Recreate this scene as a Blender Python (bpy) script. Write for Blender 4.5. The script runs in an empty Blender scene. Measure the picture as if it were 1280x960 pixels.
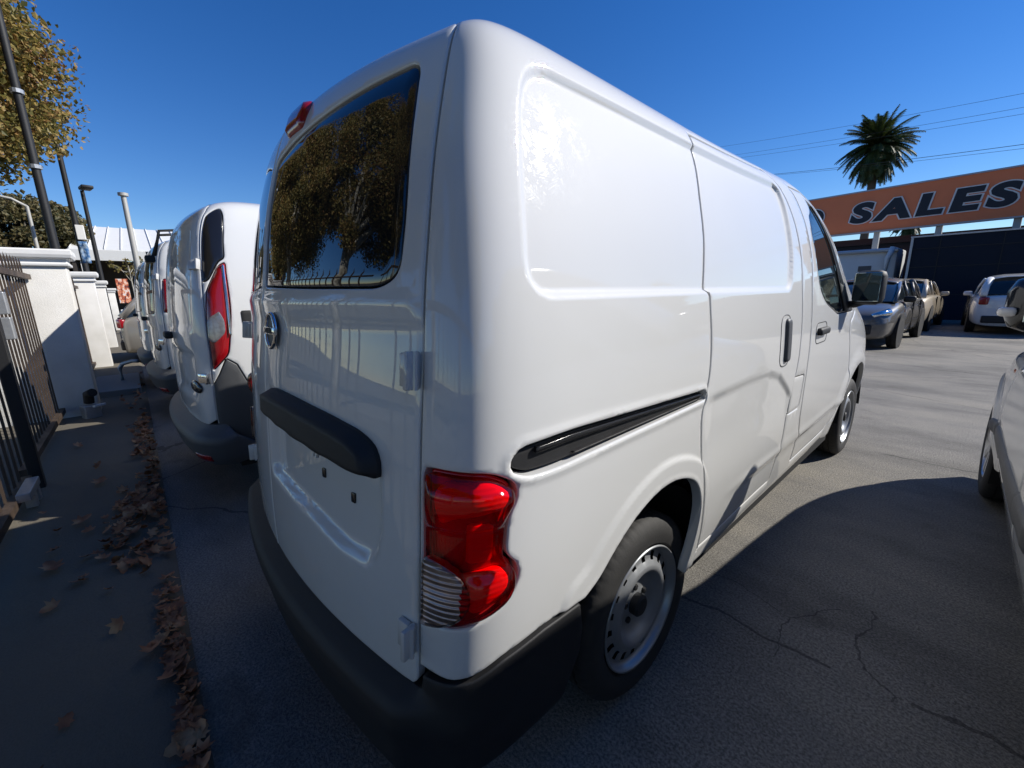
import bpy, bmesh, math, random
import numpy as np
from mathutils import Vector, Matrix, geometry
R_ = math.radians
random.seed(7); rng = np.random.default_rng(7)
scene = bpy.context.scene
C = scene.collection

# ---------------------------------------------------------------- camera
cam_d = bpy.data.cameras.new("camera"); cam = bpy.data.objects.new("camera", cam_d); C.objects.link(cam)
_yaw, _pitch, _roll = 0.84379730, -0.21585271, -0.02146841
_cy, _sy, _cp, _sp = math.cos(_yaw), math.sin(_yaw), math.cos(_pitch), math.sin(_pitch)
_f = Vector((-_sy*_cp, _cy*_cp, _sp)); _r = Vector((_cy, _sy, 0)); _u = _r.cross(_f)
_r2 = _r*math.cos(_roll)+_u*math.sin(_roll); _u2 = -_r*math.sin(_roll)+_u*math.cos(_roll)
M = Matrix((_r2, _u2, -_f)).transposed().to_4x4(); M.translation = (1.38158, -.13832, 1.29787)
cam.matrix_world = M
cam_d.sensor_width = 36; cam_d.lens = 36*521.15/1280; cam_d.clip_start = .02; cam_d.clip_end = 3000
scene.camera = cam

# ---------------------------------------------------------------- sky and sun
SUN_A, SUN_EL = R_(53), R_(35.5)          # azimuth from +X towards +Y, elevation
w = bpy.data.worlds.new("World"); scene.world = w; w.use_nodes = True
nt = w.node_tree; bg = nt.nodes['Background']; sky = nt.nodes.new('ShaderNodeTexSky')
sky.sky_type = 'NISHITA'; sky.sun_disc = False; sky.sun_elevation = SUN_EL; sky.sun_rotation = math.pi/2-SUN_A
sky.air_density = 1.0; sky.dust_density = 0.; sky.ozone_density = 5.0; sky.altitude = 50
hs = nt.nodes.new('ShaderNodeHueSaturation'); hs.inputs['Saturation'].default_value = 1.27; hs.inputs['Hue'].default_value = .512
nt.links.new(sky.outputs[0], hs.inputs['Color']); nt.links.new(hs.outputs[0], bg.inputs[0]); bg.inputs[1].default_value = .106
sd = bpy.data.lights.new("sun", 'SUN'); sun = bpy.data.objects.new("sun", sd); C.objects.link(sun)
sd.energy = 4.9; sd.angle = R_(.53); sd.color = (1, .96, .89)
sv = Vector((math.cos(SUN_A)*math.cos(SUN_EL), math.sin(SUN_A)*math.cos(SUN_EL), math.sin(SUN_EL)))
sun.rotation_euler = sv.to_track_quat('Z', 'Y').to_euler(); sun.location = (10, 10, 20)
scene.view_settings.view_transform = 'Standard'; scene.view_settings.look = 'None'
scene.view_settings.exposure = .27; scene.view_settings.gamma = 1

# ---------------------------------------------------------------- helpers
def tag(o, label=None, cat=None, group=None, kind=None):
    if label: o['label'] = label
    if cat: o['category'] = cat
    if group: o['group'] = group
    if kind: o['kind'] = kind
    return o
def thing(name, label, cat, loc=(0, 0, 0), rz=0, group=None):
    o = bpy.data.objects.new(name, None); C.objects.link(o); o.location = loc; o.rotation_euler = (0, 0, rz)
    o.empty_display_size = .2
    return tag(o, label, cat, group)
def mesh_obj(name, V, F, m, parent=None, smooth=True, mats=None, fm=None):
    me = bpy.data.meshes.new(name)
    me.from_pydata([tuple(map(float, v)) for v in V] if not isinstance(V, np.ndarray) else V.tolist(), [], F if isinstance(F, list) else F.tolist())
    for q in (mats or [m]): me.materials.append(q)
    if fm is not None: me.polygons.foreach_set('material_index', fm)
    me.polygons.foreach_set('use_smooth', [smooth]*len(me.polygons)); me.update()
    o = bpy.data.objects.new(name, me); C.objects.link(o)
    if parent: o.parent = parent
    return o
def copy_tree(o, parent=None):
    c = o.copy(); C.objects.link(c); c.parent = parent
    for ch in list(o.children): copy_tree(ch, c)
    return c
def mirror_obj(o, parent, axis=0):
    me = o.data.copy(); n = len(me.vertices); co = np.empty(n*3); me.vertices.foreach_get('co', co); co[axis::3] *= -1
    me.vertices.foreach_set('co', co); me.flip_normals(); me.update()
    c = bpy.data.objects.new(o.name.split('.')[0], me); C.objects.link(c); c.parent = parent
    for md in o.modifiers:
        if md.type == 'SUBSURF': s = c.modifiers.new('s', 'SUBSURF'); s.levels = s.render_levels = md.render_levels
    if 'label' in o: c['label'] = o['label']
    for ch in o.children: mirror_obj(ch, c, axis)
    return c
class MB:
    def __init__(s): s.V = []; s.F = []
    def add(s, V, F):
        n = len(s.V); s.V += [tuple(map(float, v)) for v in V]; s.F += [tuple(i+n for i in f) for f in F]; return s
    def box(s, c, d, rz=0, rx=0, bev=0, M=None):
        b = bmesh.new(); bmesh.ops.create_cube(b, size=1)
        bmesh.ops.scale(b, vec=d, verts=b.verts)
        if bev: bmesh.ops.bevel(b, geom=b.edges[:], offset=bev, segments=2, affect='EDGES', profile=.5)
        T = Matrix.Translation(c) @ Matrix.Rotation(rz, 4, 'Z') @ Matrix.Rotation(rx, 4, 'X')
        if M is not None: T = Matrix.Translation(c) @ M
        b.verts.ensure_lookup_table(); b.transform(T)
        b.verts.index_update(); s.add([v.co for v in b.verts], [[v.index for v in f.verts] for f in b.faces]); b.free(); return s
    def tube(s, P, r, n=8, cap=True):
        P = [Vector(p) for p in P]; rr = r if isinstance(r, (list, tuple)) else [r]*len(P); V = []; F = []
        up = Vector((0, 0, 1)); 
        for i, p in enumerate(P):
            d = (P[min(i+1, len(P)-1)]-P[max(i-1, 0)]).normalized()
            a = d.cross(up); a = a if a.length > .05 else d.cross(Vector((1, 0, 0))); a.normalize(); b = d.cross(a)
            for k in range(n):
                t = 2*math.pi*k/n; V.append(p+(a*math.cos(t)+b*math.sin(t))*rr[i])
        for i in range(len(P)-1):
            for k in range(n): F.append((i*n+k, i*n+(k+1) % n, (i+1)*n+(k+1) % n, (i+1)*n+k))
        if cap: F.append(tuple(range(n))[::-1]); F.append(tuple((len(P)-1)*n+k for k in range(n)))
        return s.add(V, F)
    def lathe(s, prof, c, axis=0, n=48, closed=False, skip=None):
        # prof: (radius, along axis); around the axis through c
        V = []; F = []; m = len(prof)
        for k in range(n):
            t = 2*math.pi*k/n
            for r, a in prof:
                q = (a, r*math.cos(t), r*math.sin(t)); q = q[-axis:]+q[:-axis] if axis else q
                V.append((q[0]+c[0], q[1]+c[1], q[2]+c[2]))
        for k in range(n):
            for j in range(m if closed else m-1):
                if skip and skip(k, j): continue
                F.append((k*m+j, k*m+(j+1) % m, ((k+1) % n)*m+(j+1) % m, ((k+1) % n)*m+j))
        return s.add(V, F)
    def prism(s, poly, h0, h1, axis=2):
        n = len(poly); V = []
        for h in (h0, h1):
            for a, b in poly: V.append({2: (a, b, h), 1: (a, h, b), 0: (h, a, b)}[axis])
        F = [tuple(range(n))[::-1], tuple(range(n, 2*n))]+[(i, (i+1) % n, n+(i+1) % n, n+i) for i in range(n)]
        return s.add(V, F)
    def build(s, name, m, parent=None, smooth=False, label=None, bevel=0, sharp=None):
        o = mesh_obj(name, s.V, s.F, m, parent, smooth)
        bm = bmesh.new(); bm.from_mesh(o.data); bmesh.ops.delete(bm, geom=[v for v in bm.verts if not v.link_faces], context='VERTS'); bmesh.ops.recalc_face_normals(bm, faces=bm.faces); bm.to_mesh(o.data); bm.free()
        if smooth and sharp: o.data.set_sharp_from_angle(angle=R_(sharp))
        if label: o['label'] = label
        if bevel: md = o.modifiers.new('b', 'BEVEL'); md.width = bevel; md.segments = 2
        return o

# ---------------------------------------------------------------- materials
class NB:
    def __init__(s, name):
        s.m = bpy.data.materials.new(name); s.m.use_nodes = True; s.t = s.m.node_tree; s.p = s.t.nodes['Principled BSDF']
        s.co = s.n('ShaderNodeTexCoord').outputs['Object']
    def n(s, t, **k):
        x = s.t.nodes.new(t)
        for a, b in k.items(): setattr(x, a, b)
        return x
    def l(s, a, b): s.t.links.new(a, b); return s
    def noise(s, scale, detail=4, rough=.55, vec=None, dist=0):
        x = s.n('ShaderNodeTexNoise'); x.inputs['Scale'].default_value = scale; x.inputs['Detail'].default_value = detail
        x.inputs['Roughness'].default_value = rough; x.inputs['Distortion'].default_value = dist
        s.l(vec or s.co, x.inputs['Vector']); return x.outputs['Fac']
    def ramp(s, f, stops):
        x = s.n('ShaderNodeValToRGB'); e = x.color_ramp.elements
        while len(e) < len(stops): e.new(.5)
        for q, (p, c) in zip(e, stops): q.position = p; q.color = (*c, 1) if len(c) == 3 else c
        s.l(f, x.inputs[0]); return x.outputs[0]
    def mix(s, f, a, b, mode='MIX'):
        x = s.n('ShaderNodeMix', data_type='RGBA', blend_type=mode); i = x.inputs
        if isinstance(f, (int, float)): i[0].default_value = f
        else: s.l(f, i[0])
        for k, v in ((6, a), (7, b)):
            if isinstance(v, tuple): i[k].default_value = (*v, 1) if len(v) == 3 else v
            else: s.l(v, i[k])
        return x.outputs[2]
    def math(s, op, a, b=None, c=None, clamp=False):
        x = s.n('ShaderNodeMath', operation=op, use_clamp=clamp)
        for i, v in enumerate((a, b, c)):
            if v is None: continue
            if isinstance(v, (int, float)): x.inputs[i].default_value = v
            else: s.l(v, x.inputs[i])
        return x.outputs[0]
    def bump(s, h, strength, dist=.01, inp='Normal', nrm=None):
        x = s.n('ShaderNodeBump'); x.inputs['Strength'].default_value = strength; x.inputs['Distance'].default_value = dist
        s.l(h, x.inputs['Height'])
        if nrm: s.l(nrm, x.inputs['Normal'])
        if inp: s.l(x.outputs[0], s.p.inputs[inp])
        return x.outputs[0]
    def map(s, scale=(1, 1, 1), rot=(0, 0, 0), loc=(0, 0, 0), vec=None):
        x = s.n('ShaderNodeMapping'); x.inputs['Scale'].default_value = scale; x.inputs['Rotation'].default_value = rot
        x.inputs['Location'].default_value = loc; s.l(vec or s.co, x.inputs['Vector']); return x.outputs[0]
    def set(s, **k):
        for a, b in k.items():
            i = s.p.inputs[a.replace('_', ' ')]
            if hasattr(b, 'links'): s.l(b, i)
            else: i.default_value = (*b, 1) if isinstance(b, tuple) and len(b) == 3 else b
        return s
def simple(name, col, rough=.5, metal=0, coat=0, var=.12, vs=30, bump=0, **k):
    b = NB(name)
    n = b.noise(vs, 5); c = b.mix(n, tuple(x*(1-var) for x in col), tuple(min(1, x*(1+var)) for x in col))
    b.set(Base_Color=c, Roughness=rough, Metallic=metal, Coat_Weight=coat, Coat_Roughness=.03, **k)
    if bump: b.bump(b.noise(vs*6, 3), bump, .002)
    return b.m
def paint(name, col, rough=.3, dirt=.05, scratches=True, metal=0):
    b = NB(name)
    n1 = b.noise(1.3, 6); n2 = b.noise(90, 2)
    dust = b.math('MULTIPLY', b.math('SUBTRACT', n1, .45, clamp=True), dirt*6)
    c = b.mix(dust, col, tuple(x*.8 for x in (.62, .58, .5)))
    v = b.n('ShaderNodeTexVoronoi'); v.inputs['Scale'].default_value = 9; b.l(b.co, v.inputs['Vector'])
    spk = b.math('LESS_THAN', v.outputs['Distance'], .022)
    spk = b.math('MULTIPLY', spk, b.math('GREATER_THAN', b.noise(3.1, 1), .56))
    c = b.mix(spk, c, (.12, .11, .1))
    sp = b.n('ShaderNodeSeparateXYZ'); b.l(b.co, sp.inputs[0])
    low = b.math('MULTIPLY', b.math('DIVIDE', b.math('SUBTRACT', .82, sp.outputs['Z']), .55, clamp=True), b.math('MULTIPLY', b.noise(7, 6, .7), .55))
    c = b.mix(low, c, (.34, .31, .26))
    b.set(Base_Color=c, Roughness=rough, Metallic=metal, Specular_IOR_Level=.25, Coat_Weight=1., Coat_Roughness=.018, Coat_IOR=1.55)
    if scratches:
        h = None
        wq = b.n('ShaderNodeTexNoise'); wq.inputs['Scale'].default_value = 5; wq.inputs['Detail'].default_value = 2; b.l(b.co, wq.inputs['Vector'])
        wa = b.n('ShaderNodeVectorMath', operation='MULTIPLY_ADD'); b.l(wq.outputs['Color'], wa.inputs[0]); wa.inputs[1].default_value = (.10, .10, .10); b.l(b.co, wa.inputs[2])
        for k, (sc, ro) in enumerate([((9, 330, 16), .35), ((10, 270, 14), 1.0), ((9, 300, 16), -.6), ((8, 260, 16), 2.2), ((10, 420, 16), 1.55), ((9, 360, 16), -.15)]):
            x = b.n('ShaderNodeMapping'); x.inputs['Rotation'].default_value = (ro, 0, 0); b.l(wa.outputs[0], x.inputs['Vector'])
            f = b.noise(1., 0, .5, b.map((sc[0], sc[1], 8), vec=x.outputs[0]), 0)
            ln = b.math('SUBTRACT', 1., b.math('DIVIDE', b.math('ABSOLUTE', b.math('SUBTRACT', f, .5)), .019), clamp=True)
            ln = b.math('MULTIPLY', ln, b.math('GREATER_THAN', b.noise(13+3*k, 3, .7, b.map(loc=(k*3, k, 0))), .57))
            h = ln if h is None else b.math('MAXIMUM', h, ln)
        h = b.math('MULTIPLY', h, b.ramp(b.noise(2.3, 4, .6), [(.38, (.25, .25, .25)), (.55, (1, 1, 1))]))
        b.l(b.math('MULTIPLY_ADD', h, .24, .014), b.p.inputs['Coat Roughness'])
    return b.m
WHITE = paint('white_paint', (.63, .63, .615), .6)
WHITE2 = paint('off_white_paint', (.68, .685, .68), .55, scratches=False)
BLACKP = simple('black_plastic', (.011, .011, .012), .6, vs=200, bump=.25)
GLOSSK = simple('gloss_black', (.012, .012, .013), .18, coat=.4)
GREYP = simple('grey_plastic', (.07, .073, .078), .5, vs=200, bump=.2)
DARK = simple('dark_cavity', (.008, .008, .008), .8)
RUB = simple('tyre_rubber', (.022, .021, .02), .75, var=.3, vs=25, bump=.3)
STEEL = simple('painted_steel_wheel', (.30, .31, .32), .38, metal=.55, var=.15, vs=14)
ALLOY = simple('alloy_wheel', (.5, .5, .5), .3, metal=.8)
CHROME = simple('chrome', (.75, .75, .75), .08, metal=1, var=.03)
ZINC = simple('zinc_metal', (.42, .43, .44), .42, metal=.6, var=.25)
def glass_mat(name, col=(.006, .008, .01), ior=1.6):
    b = NB(name); b.set(Base_Color=col, Roughness=.015, IOR=ior, Coat_Weight=.15, Coat_Roughness=0.0)
    n = b.noise(2.2, 2); b.bump(n, .12, .004, inp='Normal'); return b.m
TINT = glass_mat('tinted_glass'); GLASS = glass_mat('car_glass', (.015, .02, .022), 1.55)
def lens_mat(name, col, ribs=None):
    b = NB(name); t = b.t; out = t.nodes['Material Output']; t.nodes.remove(b.p)
    tr = b.n('ShaderNodeBsdfTransparent'); tr.inputs[0].default_value = (*col, 1)
    gl = b.n('ShaderNodeBsdfGlossy'); gl.inputs['Roughness'].default_value = .03
    fr = b.n('ShaderNodeFresnel'); fr.inputs[0].default_value = 1.5
    mx = b.n('ShaderNodeMixShader'); b.l(fr.outputs[0], mx.inputs[0]); b.l(tr.outputs[0], mx.inputs[1]); b.l(gl.outputs[0], mx.inputs[2])
    b.l(mx.outputs[0], out.inputs[0]); return b.m
RLENS = lens_mat('red_lens', (.92, .02, .022)); CLENS = lens_mat('clear_lens', (.9, .82, .8))
def reflector(name, col, scale, rot=(0, 0, 0)):
    b = NB(name); wv = b.n('ShaderNodeTexWave', wave_type='BANDS', bands_direction='Z'); wv.inputs['Scale'].default_value = scale
    b.l(b.map(rot=rot), wv.inputs['Vector']); b.set(Base_Color=col, Metallic=.75, Roughness=.28); b.bump(wv.outputs['Fac'], .7, .004); return b.m
REFL_A = reflector('lamp_reflector', (.9, .88, .86), 16); REFL_B = reflector('ribbed_reflector', (.6, .55, .52), 26)
REDP = simple('red_plastic', (.28, .004, .008), .2, coat=.8)
AMB = simple('amber_plastic', (.5, .12, .01), .2, coat=.5)

# ---------------------------------------------------------------- spline surfaces for van bodies
def sm(q): q = np.clip(q, 0, 1); return q*q*(3-2*q)
def bas(t, n):
    i = np.clip(np.floor(t).astype(int), 0, n-4); f = t-i
    return i, np.stack([(1-f)**3, 3*f**3-6*f**2+4, -3*f**3+3*f**2+3*f+1, f**3], -1)/6
class Surf:
    """stack of plan outlines: z, half width, rear y at centre, bow, corner length, front y"""
    def __init__(s, LV, hump=.027, W=.86, crn=(.20, .34), base=None):
        rows = []
        for z, w, r, b, c, f in LV:
            k = w/W; bw = lambda x: r+b*(x/(.72*k))**2; hx = c*.62*k
            P = [(-.24*k, bw(.24*k)), (0, r), (.24*k, bw(.24*k)), (.44*k, bw(.44*k)), (.60*k, bw(.60*k)), (w-hx, bw(w-hx)),
                 (w-crn[0]*hx, bw(w-hx)+c*crn[1]), (w, bw(w-hx)+c*.98)]
            y0 = P[-1][1]; ym = f-.95*k; fx = [.5, .8, 1.15, 1.5, 1.9, 2.3, 2.65]; g = min(1., (ym-.12-y0)/(2.65-.4))
            ys = [y0+(q-.4)*g if g < 1 else max(q, y0+.03*i+.05) for i, q in enumerate(fx)]
            ys += [ys[-1]+(ym-ys[-1])*.5, ym]
            P += [(w-.012*max(0, y-2.2), y) for y in ys]
            P += [(w-.04*k, f-.62*k), (w-.11*k, f-.36*k), (w-.26*k, f-.15*k), (w*.45, f-.045*k), (w*.2, f), (0, f), (-w*.2, f)]
            dz = lambda y: hump*float(sm((z-1.5)/.25))*(1-float(sm((y-.35)/1.25)))
            rows.append([(x, y, z+dz(y)) for x, y in P])
        N = np.array(rows); s.N = np.concatenate([2*N[:1]-N[1:2], N, 2*N[-1:]-N[-2:-1]], 0); s.nv, s.nu = s.N.shape[:2]
        s._u = np.linspace(0, s.nu-3, 4000); s._v = np.linspace(0, s.nv-3, 2000)
        p = s.uv(s._u, np.full_like(s._u, 5.)); s._s = np.r_[0, np.cumsum(np.linalg.norm(np.diff(p, axis=0), axis=1))]
        if base: s._s = s._s-(s._s[-1]-base)*sm((s._s-.73)/.13)          # keep the skin coordinates of the softer corner
        q = s.uv(np.full_like(s._v, 10.), s._v); q[:, 1] = 0
        s._t = np.r_[0, np.cumsum(np.linalg.norm(np.diff(q, axis=0), axis=1))]+q[0, 2]
        s.S, s.T0, s.T = s._s[-1], s._t[0], s._t[-1]
    def uv(s, u, v):
        iu, Bu = bas(u, s.nu); iv, Bv = bas(v, s.nv); P = np.zeros(u.shape+(3,))
        for a in range(4):
            for b in range(4): P += (Bv[..., a]*Bu[..., b])[..., None]*s.N[iv+a, iu+b]
        return P
    def __call__(s, a, t):
        a = np.asarray(a, float); t = np.asarray(t, float); g = np.where(a < 0, -1, 1)
        P = s.uv(np.interp(np.abs(a), s._s, s._u), np.interp(t, s._t, s._v)); P[..., 0] *= g; return P
    def nrm(s, a, t, h=2e-3):
        n = np.cross(s(a+h, t)-s(a-h, t), s(a, t+h)-s(a, t-h)); return n/np.maximum(np.linalg.norm(n, axis=-1, keepdims=True), 1e-12)
    def at(s, a, t, off=0): return Vector((s(a, t)+s.nrm(np.asarray(float(a)), np.asarray(float(t)))*off).tolist())

def area(P): x, y = P[:, 0], P[:, 1]; return .5*np.sum(x*np.roll(y, -1)-y*np.roll(x, -1))
def resample(P, step):
    P = np.asarray(P, float); Q = np.vstack([P, P[:1]]); d = np.r_[0, np.cumsum(np.linalg.norm(np.diff(Q, axis=0), axis=1))]
    n = max(8, int(round(d[-1]/step))); t = np.linspace(0, d[-1], n, endpoint=False)
    return np.stack([np.interp(t, d, Q[:, 0]), np.interp(t, d, Q[:, 1])], 1)
def rounded(P, r, n=7):
    """polygon with rounded corners; a point may carry its own radius"""
    out = []; m = len(P)
    for i in range(m):
        a, b, c = (np.array(P[j % m][:2], float) for j in (i-1, i, i+1)); rr = P[i][2] if len(P[i]) > 2 else r
        u = a-b; v = c-b; lu, lv = np.linalg.norm(u), np.linalg.norm(v); k = min(rr, lu*.48, lv*.48); p0 = b+u/lu*k; p1 = b+v/lv*k
        for t in np.linspace(0, 1, n): out.append((1-t)**2*p0+2*t*(1-t)*b+t*t*p1)
    P = np.array(out); k = np.linalg.norm(P-np.roll(P, 1, 0), axis=1) > 1e-5; return P[k]
def smooth_line(pts, n=8):
    """open Catmull-Rom through points"""
    P = np.array(pts, float); P = np.vstack([2*P[0]-P[1], P, 2*P[-1]-P[-2]]); o = []
    for i in range(1, len(P)-2):
        for t in np.linspace(0, 1, n, endpoint=False):
            o.append(.5*((2*P[i])+(-P[i-1]+P[i+1])*t+(2*P[i-1]-5*P[i]+4*P[i+1]-P[i+2])*t*t+(-P[i-1]+3*P[i]-3*P[i+1]+P[i+2])*t**3))
    o.append(P[-2]); return [tuple(q) for q in o]
def inside(P, X):
    r = np.zeros(len(X), bool); a = P; b = np.roll(P, -1, 0)
    for (x0, y0), (x1, y1) in zip(a, b):
        if y0 == y1: continue
        c = ((y0 > X[:, 1]) != (y1 > X[:, 1])) & (X[:, 0] < (x1-x0)*(X[:, 1]-y0)/(y1-y0)+x0); r ^= c
    return r
def pdist(P, X, closed=True):
    a = P if closed else P[:-1]; b = np.roll(P, -1, 0) if closed else P[1:]; out = np.full(len(X), 1e9)
    for p, q in zip(a, b):
        d = q-p; L = d@d
        if L < 1e-14: continue
        t = np.clip(((X-p)@d)/L, 0, 1); out = np.minimum(out, np.linalg.norm(X-p-t[:, None]*d, axis=1))
    return out
def sdf(P, X):
    """positive inside"""
    m = 0.12; lo, hi = P.min(0)-m, P.max(0)+m; k = ((X > lo) & (X < hi)).all(1); o = np.full(len(X), -1.)
    if k.any(): d = pdist(P, X[k]); o[k] = np.where(inside(P, X[k]), d, -d)
    return o
def inset(P, d):
    if area(P) < 0: P = P[::-1]
    t = np.roll(P, -1, 0)-np.roll(P, 1, 0); t /= np.maximum(np.linalg.norm(t, axis=1, keepdims=True), 1e-9)
    return P+np.stack([-t[:, 1], t[:, 0]], 1)*d
def panel(surf, name, poly, m, parent, step=.014, fine=None, disp=None, off=0., er=.004, skirt=.022, holes=(), gap=0., label=None, hskirt=None):
    P = resample(poly, min(step, .012)); P = inset(P, gap); H = []
    for h in holes:
        q = resample(h, min(step, .012)); H.append(inset(q, -gap)[::-1])
    lo, hi = P.min(0), P.max(0); g = []
    def grid(lo, hi, st):
        x = np.arange(lo[0], hi[0], st); y = np.arange(lo[1], hi[1], st); X, Y = np.meshgrid(x, y); return np.stack([X.ravel(), Y.ravel()], 1)
    if fine:
        fs, a0, b0, a1, b1 = fine; G1 = grid((max(lo[0], a0), max(lo[1], b0)), (min(hi[0], a1), min(hi[1], b1)), fs)
        G2 = grid(lo, hi, step); k = (G2[:, 0] > a0-.6*fs) & (G2[:, 0] < a1+.3*fs) & (G2[:, 1] > b0-.6*fs) & (G2[:, 1] < b1+.3*fs); G = np.vstack([G1, G2[~k]])
    else: G = grid(lo, hi, step)
    G = G[inside(P, G)]
    for h in H: G = G[~inside(h, G)]
    loops = [(P, 1)]+[(h, -1) for h in H]; dmin = np.full(len(G), 1e9)
    for L, sg in loops:
        if len(G): k = ((G > L.min(0)-.05) & (G < L.max(0)+.05)).all(1); dd = dmin[k]; dmin[k] = np.minimum(dd, pdist(L, G[k]))
    G = G[dmin > er+min(step, fine[0] if fine else step)*.45]
    pts = []; roll = []; cons = []; bl = []
    for L, sg in loops:
        n = len(L); b = len(pts)
        Q1, Q2 = (inset(L, er*.35), inset(L, er)) if sg > 0 else (inset(L[::-1], -er*.35)[::-1], inset(L[::-1], -er)[::-1])
        pts += list(L); roll += [-er*.9]*n; cons += [(b+i, b+(i+1) % n) for i in range(n)]; bl.append((b, n))
        if er > 0: pts += list(Q1)+list(Q2); roll += [-er*.3]*n+[0.]*n
    pts = np.vstack([np.array(pts), G]) if len(G) else np.array(pts); roll = np.r_[roll, np.zeros(len(G))]
    V2, E2, F2, ov, oe, of = geometry.delaunay_2d_cdt([Vector(p) for p in pts.tolist()], cons, [], 0, 1e-6)
    A = np.array([tuple(v) for v in V2]); ro = np.array([roll[o[0]] if o else 0. for o in ov]); F = np.array([f for f in F2 if len(f) == 3])
    cen = A[F].mean(1); k = inside(P, cen)
    for h in H: k &= ~inside(h, cen)
    F = F[k]; s, t = A[:, 0], A[:, 1]
    d = np.zeros(len(A)) if disp is None else disp(A)
    B = surf(s, t); N = surf.nrm(s, t); V = B+N*(d+ro+off)[:, None]
    inv = {}
    for i, o in enumerate(ov):
        for q in o: inv[q] = i
    V = list(V.tolist()); faces = [tuple(f) for f in F.tolist()]
    # orient outward
    f = F[len(F)//2]; vv = np.array(V)[f]; nn = np.cross(vv[1]-vv[0], vv[2]-vv[0])
    if nn@N[f[0]] < 0: faces = [q[::-1] for q in faces]
    sg = 1 if nn@N[f[0]] > 0 else -1
    for j, (b, n) in enumerate(bl):
        sk = skirt if j == 0 or hskirt is None else hskirt
        if not sk: continue
        idx = [inv[b+i] for i in range(n)]; base = len(V)
        for q in idx: V.append((B[q]+N[q]*(d[q]+off-sk)).tolist())
        dup = len(V)
        for q in idx: V.append(V[q])
        for i in range(n):
            a, c = dup+i, dup+(i+1) % n; faces.append((a, base+i, base+(i+1) % n, c))
    o = mesh_obj(name, V, faces, m, parent)
    if label: o['label'] = label
    return o
def recess(P, depth, width):
    P = np.asarray(P)
    return lambda X: -depth*sm((sdf(P, X)+width/2)/width)

# ---------------------------------------------------------------- the white van in front
VLV = [(.20, .790, .117, .063, .20, 4.66), (.35, .815, .102, .073, .20, 4.70), (.50, .842, .092, .083, .21, 4.73), (.68, .856, .098, .086, .21, 4.73),
 (.86, .861, .112, .088, .21, 4.68), (1.02, .859, .126, .088, .21, 4.50), (1.15, .852, .138, .090, .20, 4.15), (1.28, .838, .152, .092, .20, 3.85),
 (1.42, .814, .172, .093, .19, 3.68), (1.54, .787, .194, .093, .18, 3.54), (1.64, .760, .227, .093, .17, 3.36), (1.715, .735, .254, .093, .16, 3.18),
 (1.765, .705, .282, .093, .15, 2.98), (1.800, .655, .324, .093, .14, 2.78), (1.828, .570, .392, .088, .13, 2.40), (1.850, .440, .482, .068, .12, 2.25),
 (1.862, .250, .652, .03, .10, 2.10), (1.866, .080, .93, -.01, .06, 2.00), (1.868, .004, 1.13, -.03, .02, 1.98)]
VS = Surf(VLV, crn=(.10, .16), base=Surf(VLV).S)
van = thing('cargo_van', 'big white cargo van in the foreground with dark rear glass and black door trim', 'van')
SEAM = smooth_line([(.735, .565), (.733, .66), (.731, .80), (.729, .98), (.731, 1.16), (.735, 1.31), (.742, 1.41), (.751, 1.54), (.758, 1.66), (.764, 1.75), (.770, 1.81)], 6)
TOPD = [(.755, 1.842), (.70, 1.853), (.45, 1.856), (0., 1.856)]
ARCH = smooth_line([(1.705, .33), (1.712, .44), (1.714, .53), (1.708, .60), (1.683, .665), (1.635, .718), (1.56, .752), (1.47, .767), (1.385, .757), (1.30, .726), (1.225, .677), (1.165, .625), (1.115, .597)], 5)
SLIDE = rounded([(1.845, 1.765, .03), (1.80, 1.70, .02), (1.715, 1.56, .2), (1.678, 1.42, .1), (1.668, 1.30, .01), (1.692, 1.285, .01), (1.702, 1.16, .1), (1.694, 1.045, .05), (1.668, .97, .03), (1.652, .92, .03), (1.668, .82, .05),
  (1.712, .70, .05), (1.735, .60, .05), (1.755, .50, .03), (1.768, .400, .012), (2.545, .400, .012), (2.552, .50, .05), (2.548, .60, .1), (2.55, .71, .03), (2.59, .88, .03), (2.62, .98, .03), (2.632, 1.12, .1), (2.632, 1.34, .1), (2.655, 1.47, .1), (2.73, 1.60, .05), (2.83, 1.745, .03), (2.81, 1.785, .03)], .02)
FDOOR = rounded([(2.875, .400, .015), (2.865, .50, .02), (2.83, .58, .02), (2.785, .69, .05), (2.775, .83, .05), (2.782, .97, .1), (2.795, 1.21, .1), (2.803, 1.36, .1), (2.85, 1.50, .1), (2.98, 1.66, .06), (3.10, 1.755, .04), (3.95, 1.755, .1),
  (4.22, 1.70, .1), (4.30, 1.55, .1), (4.28, 1.35, .1), (4.20, 1.16, .1), (3.80, 1.08, .08), (3.705, 1.02, .05), (3.70, .90, .05), (3.735, .72, .1), (3.70, .58, .05), (3.58, .47, .05), (3.50, .400, .02)], .02)
FUEL = rounded([(2.572, .905), (2.745, .895), (2.735, .80), (2.725, .735), (2.565, .735)], .012)
FARCH = [(3.62+.0, .33)]+[(4.02+.385*math.cos(a), .36+.40*math.sin(a)) for a in np.linspace(math.pi, 0, 26)]+[(4.405, .33)]
RAIL = rounded([(.895, 1.0, .02), (.915, 1.022, .03), (1.04, 1.026, .05), (1.30, 1.016, .05), (1.662, 1.003, .012), (1.672, .978, .012), (1.31, .970, .05), (1.01, .962, .05), (.935, .966, .03), (.900, .982, .02)], .015)
REC = rounded([(.935, 1.30), (.935, 1.722, .09), (2.77, 1.728, .05), (2.70, 1.66, .05), (2.59, 1.55, .08), (2.52, 1.44, .1), (2.47, 1.295, .05)], .07)
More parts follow.
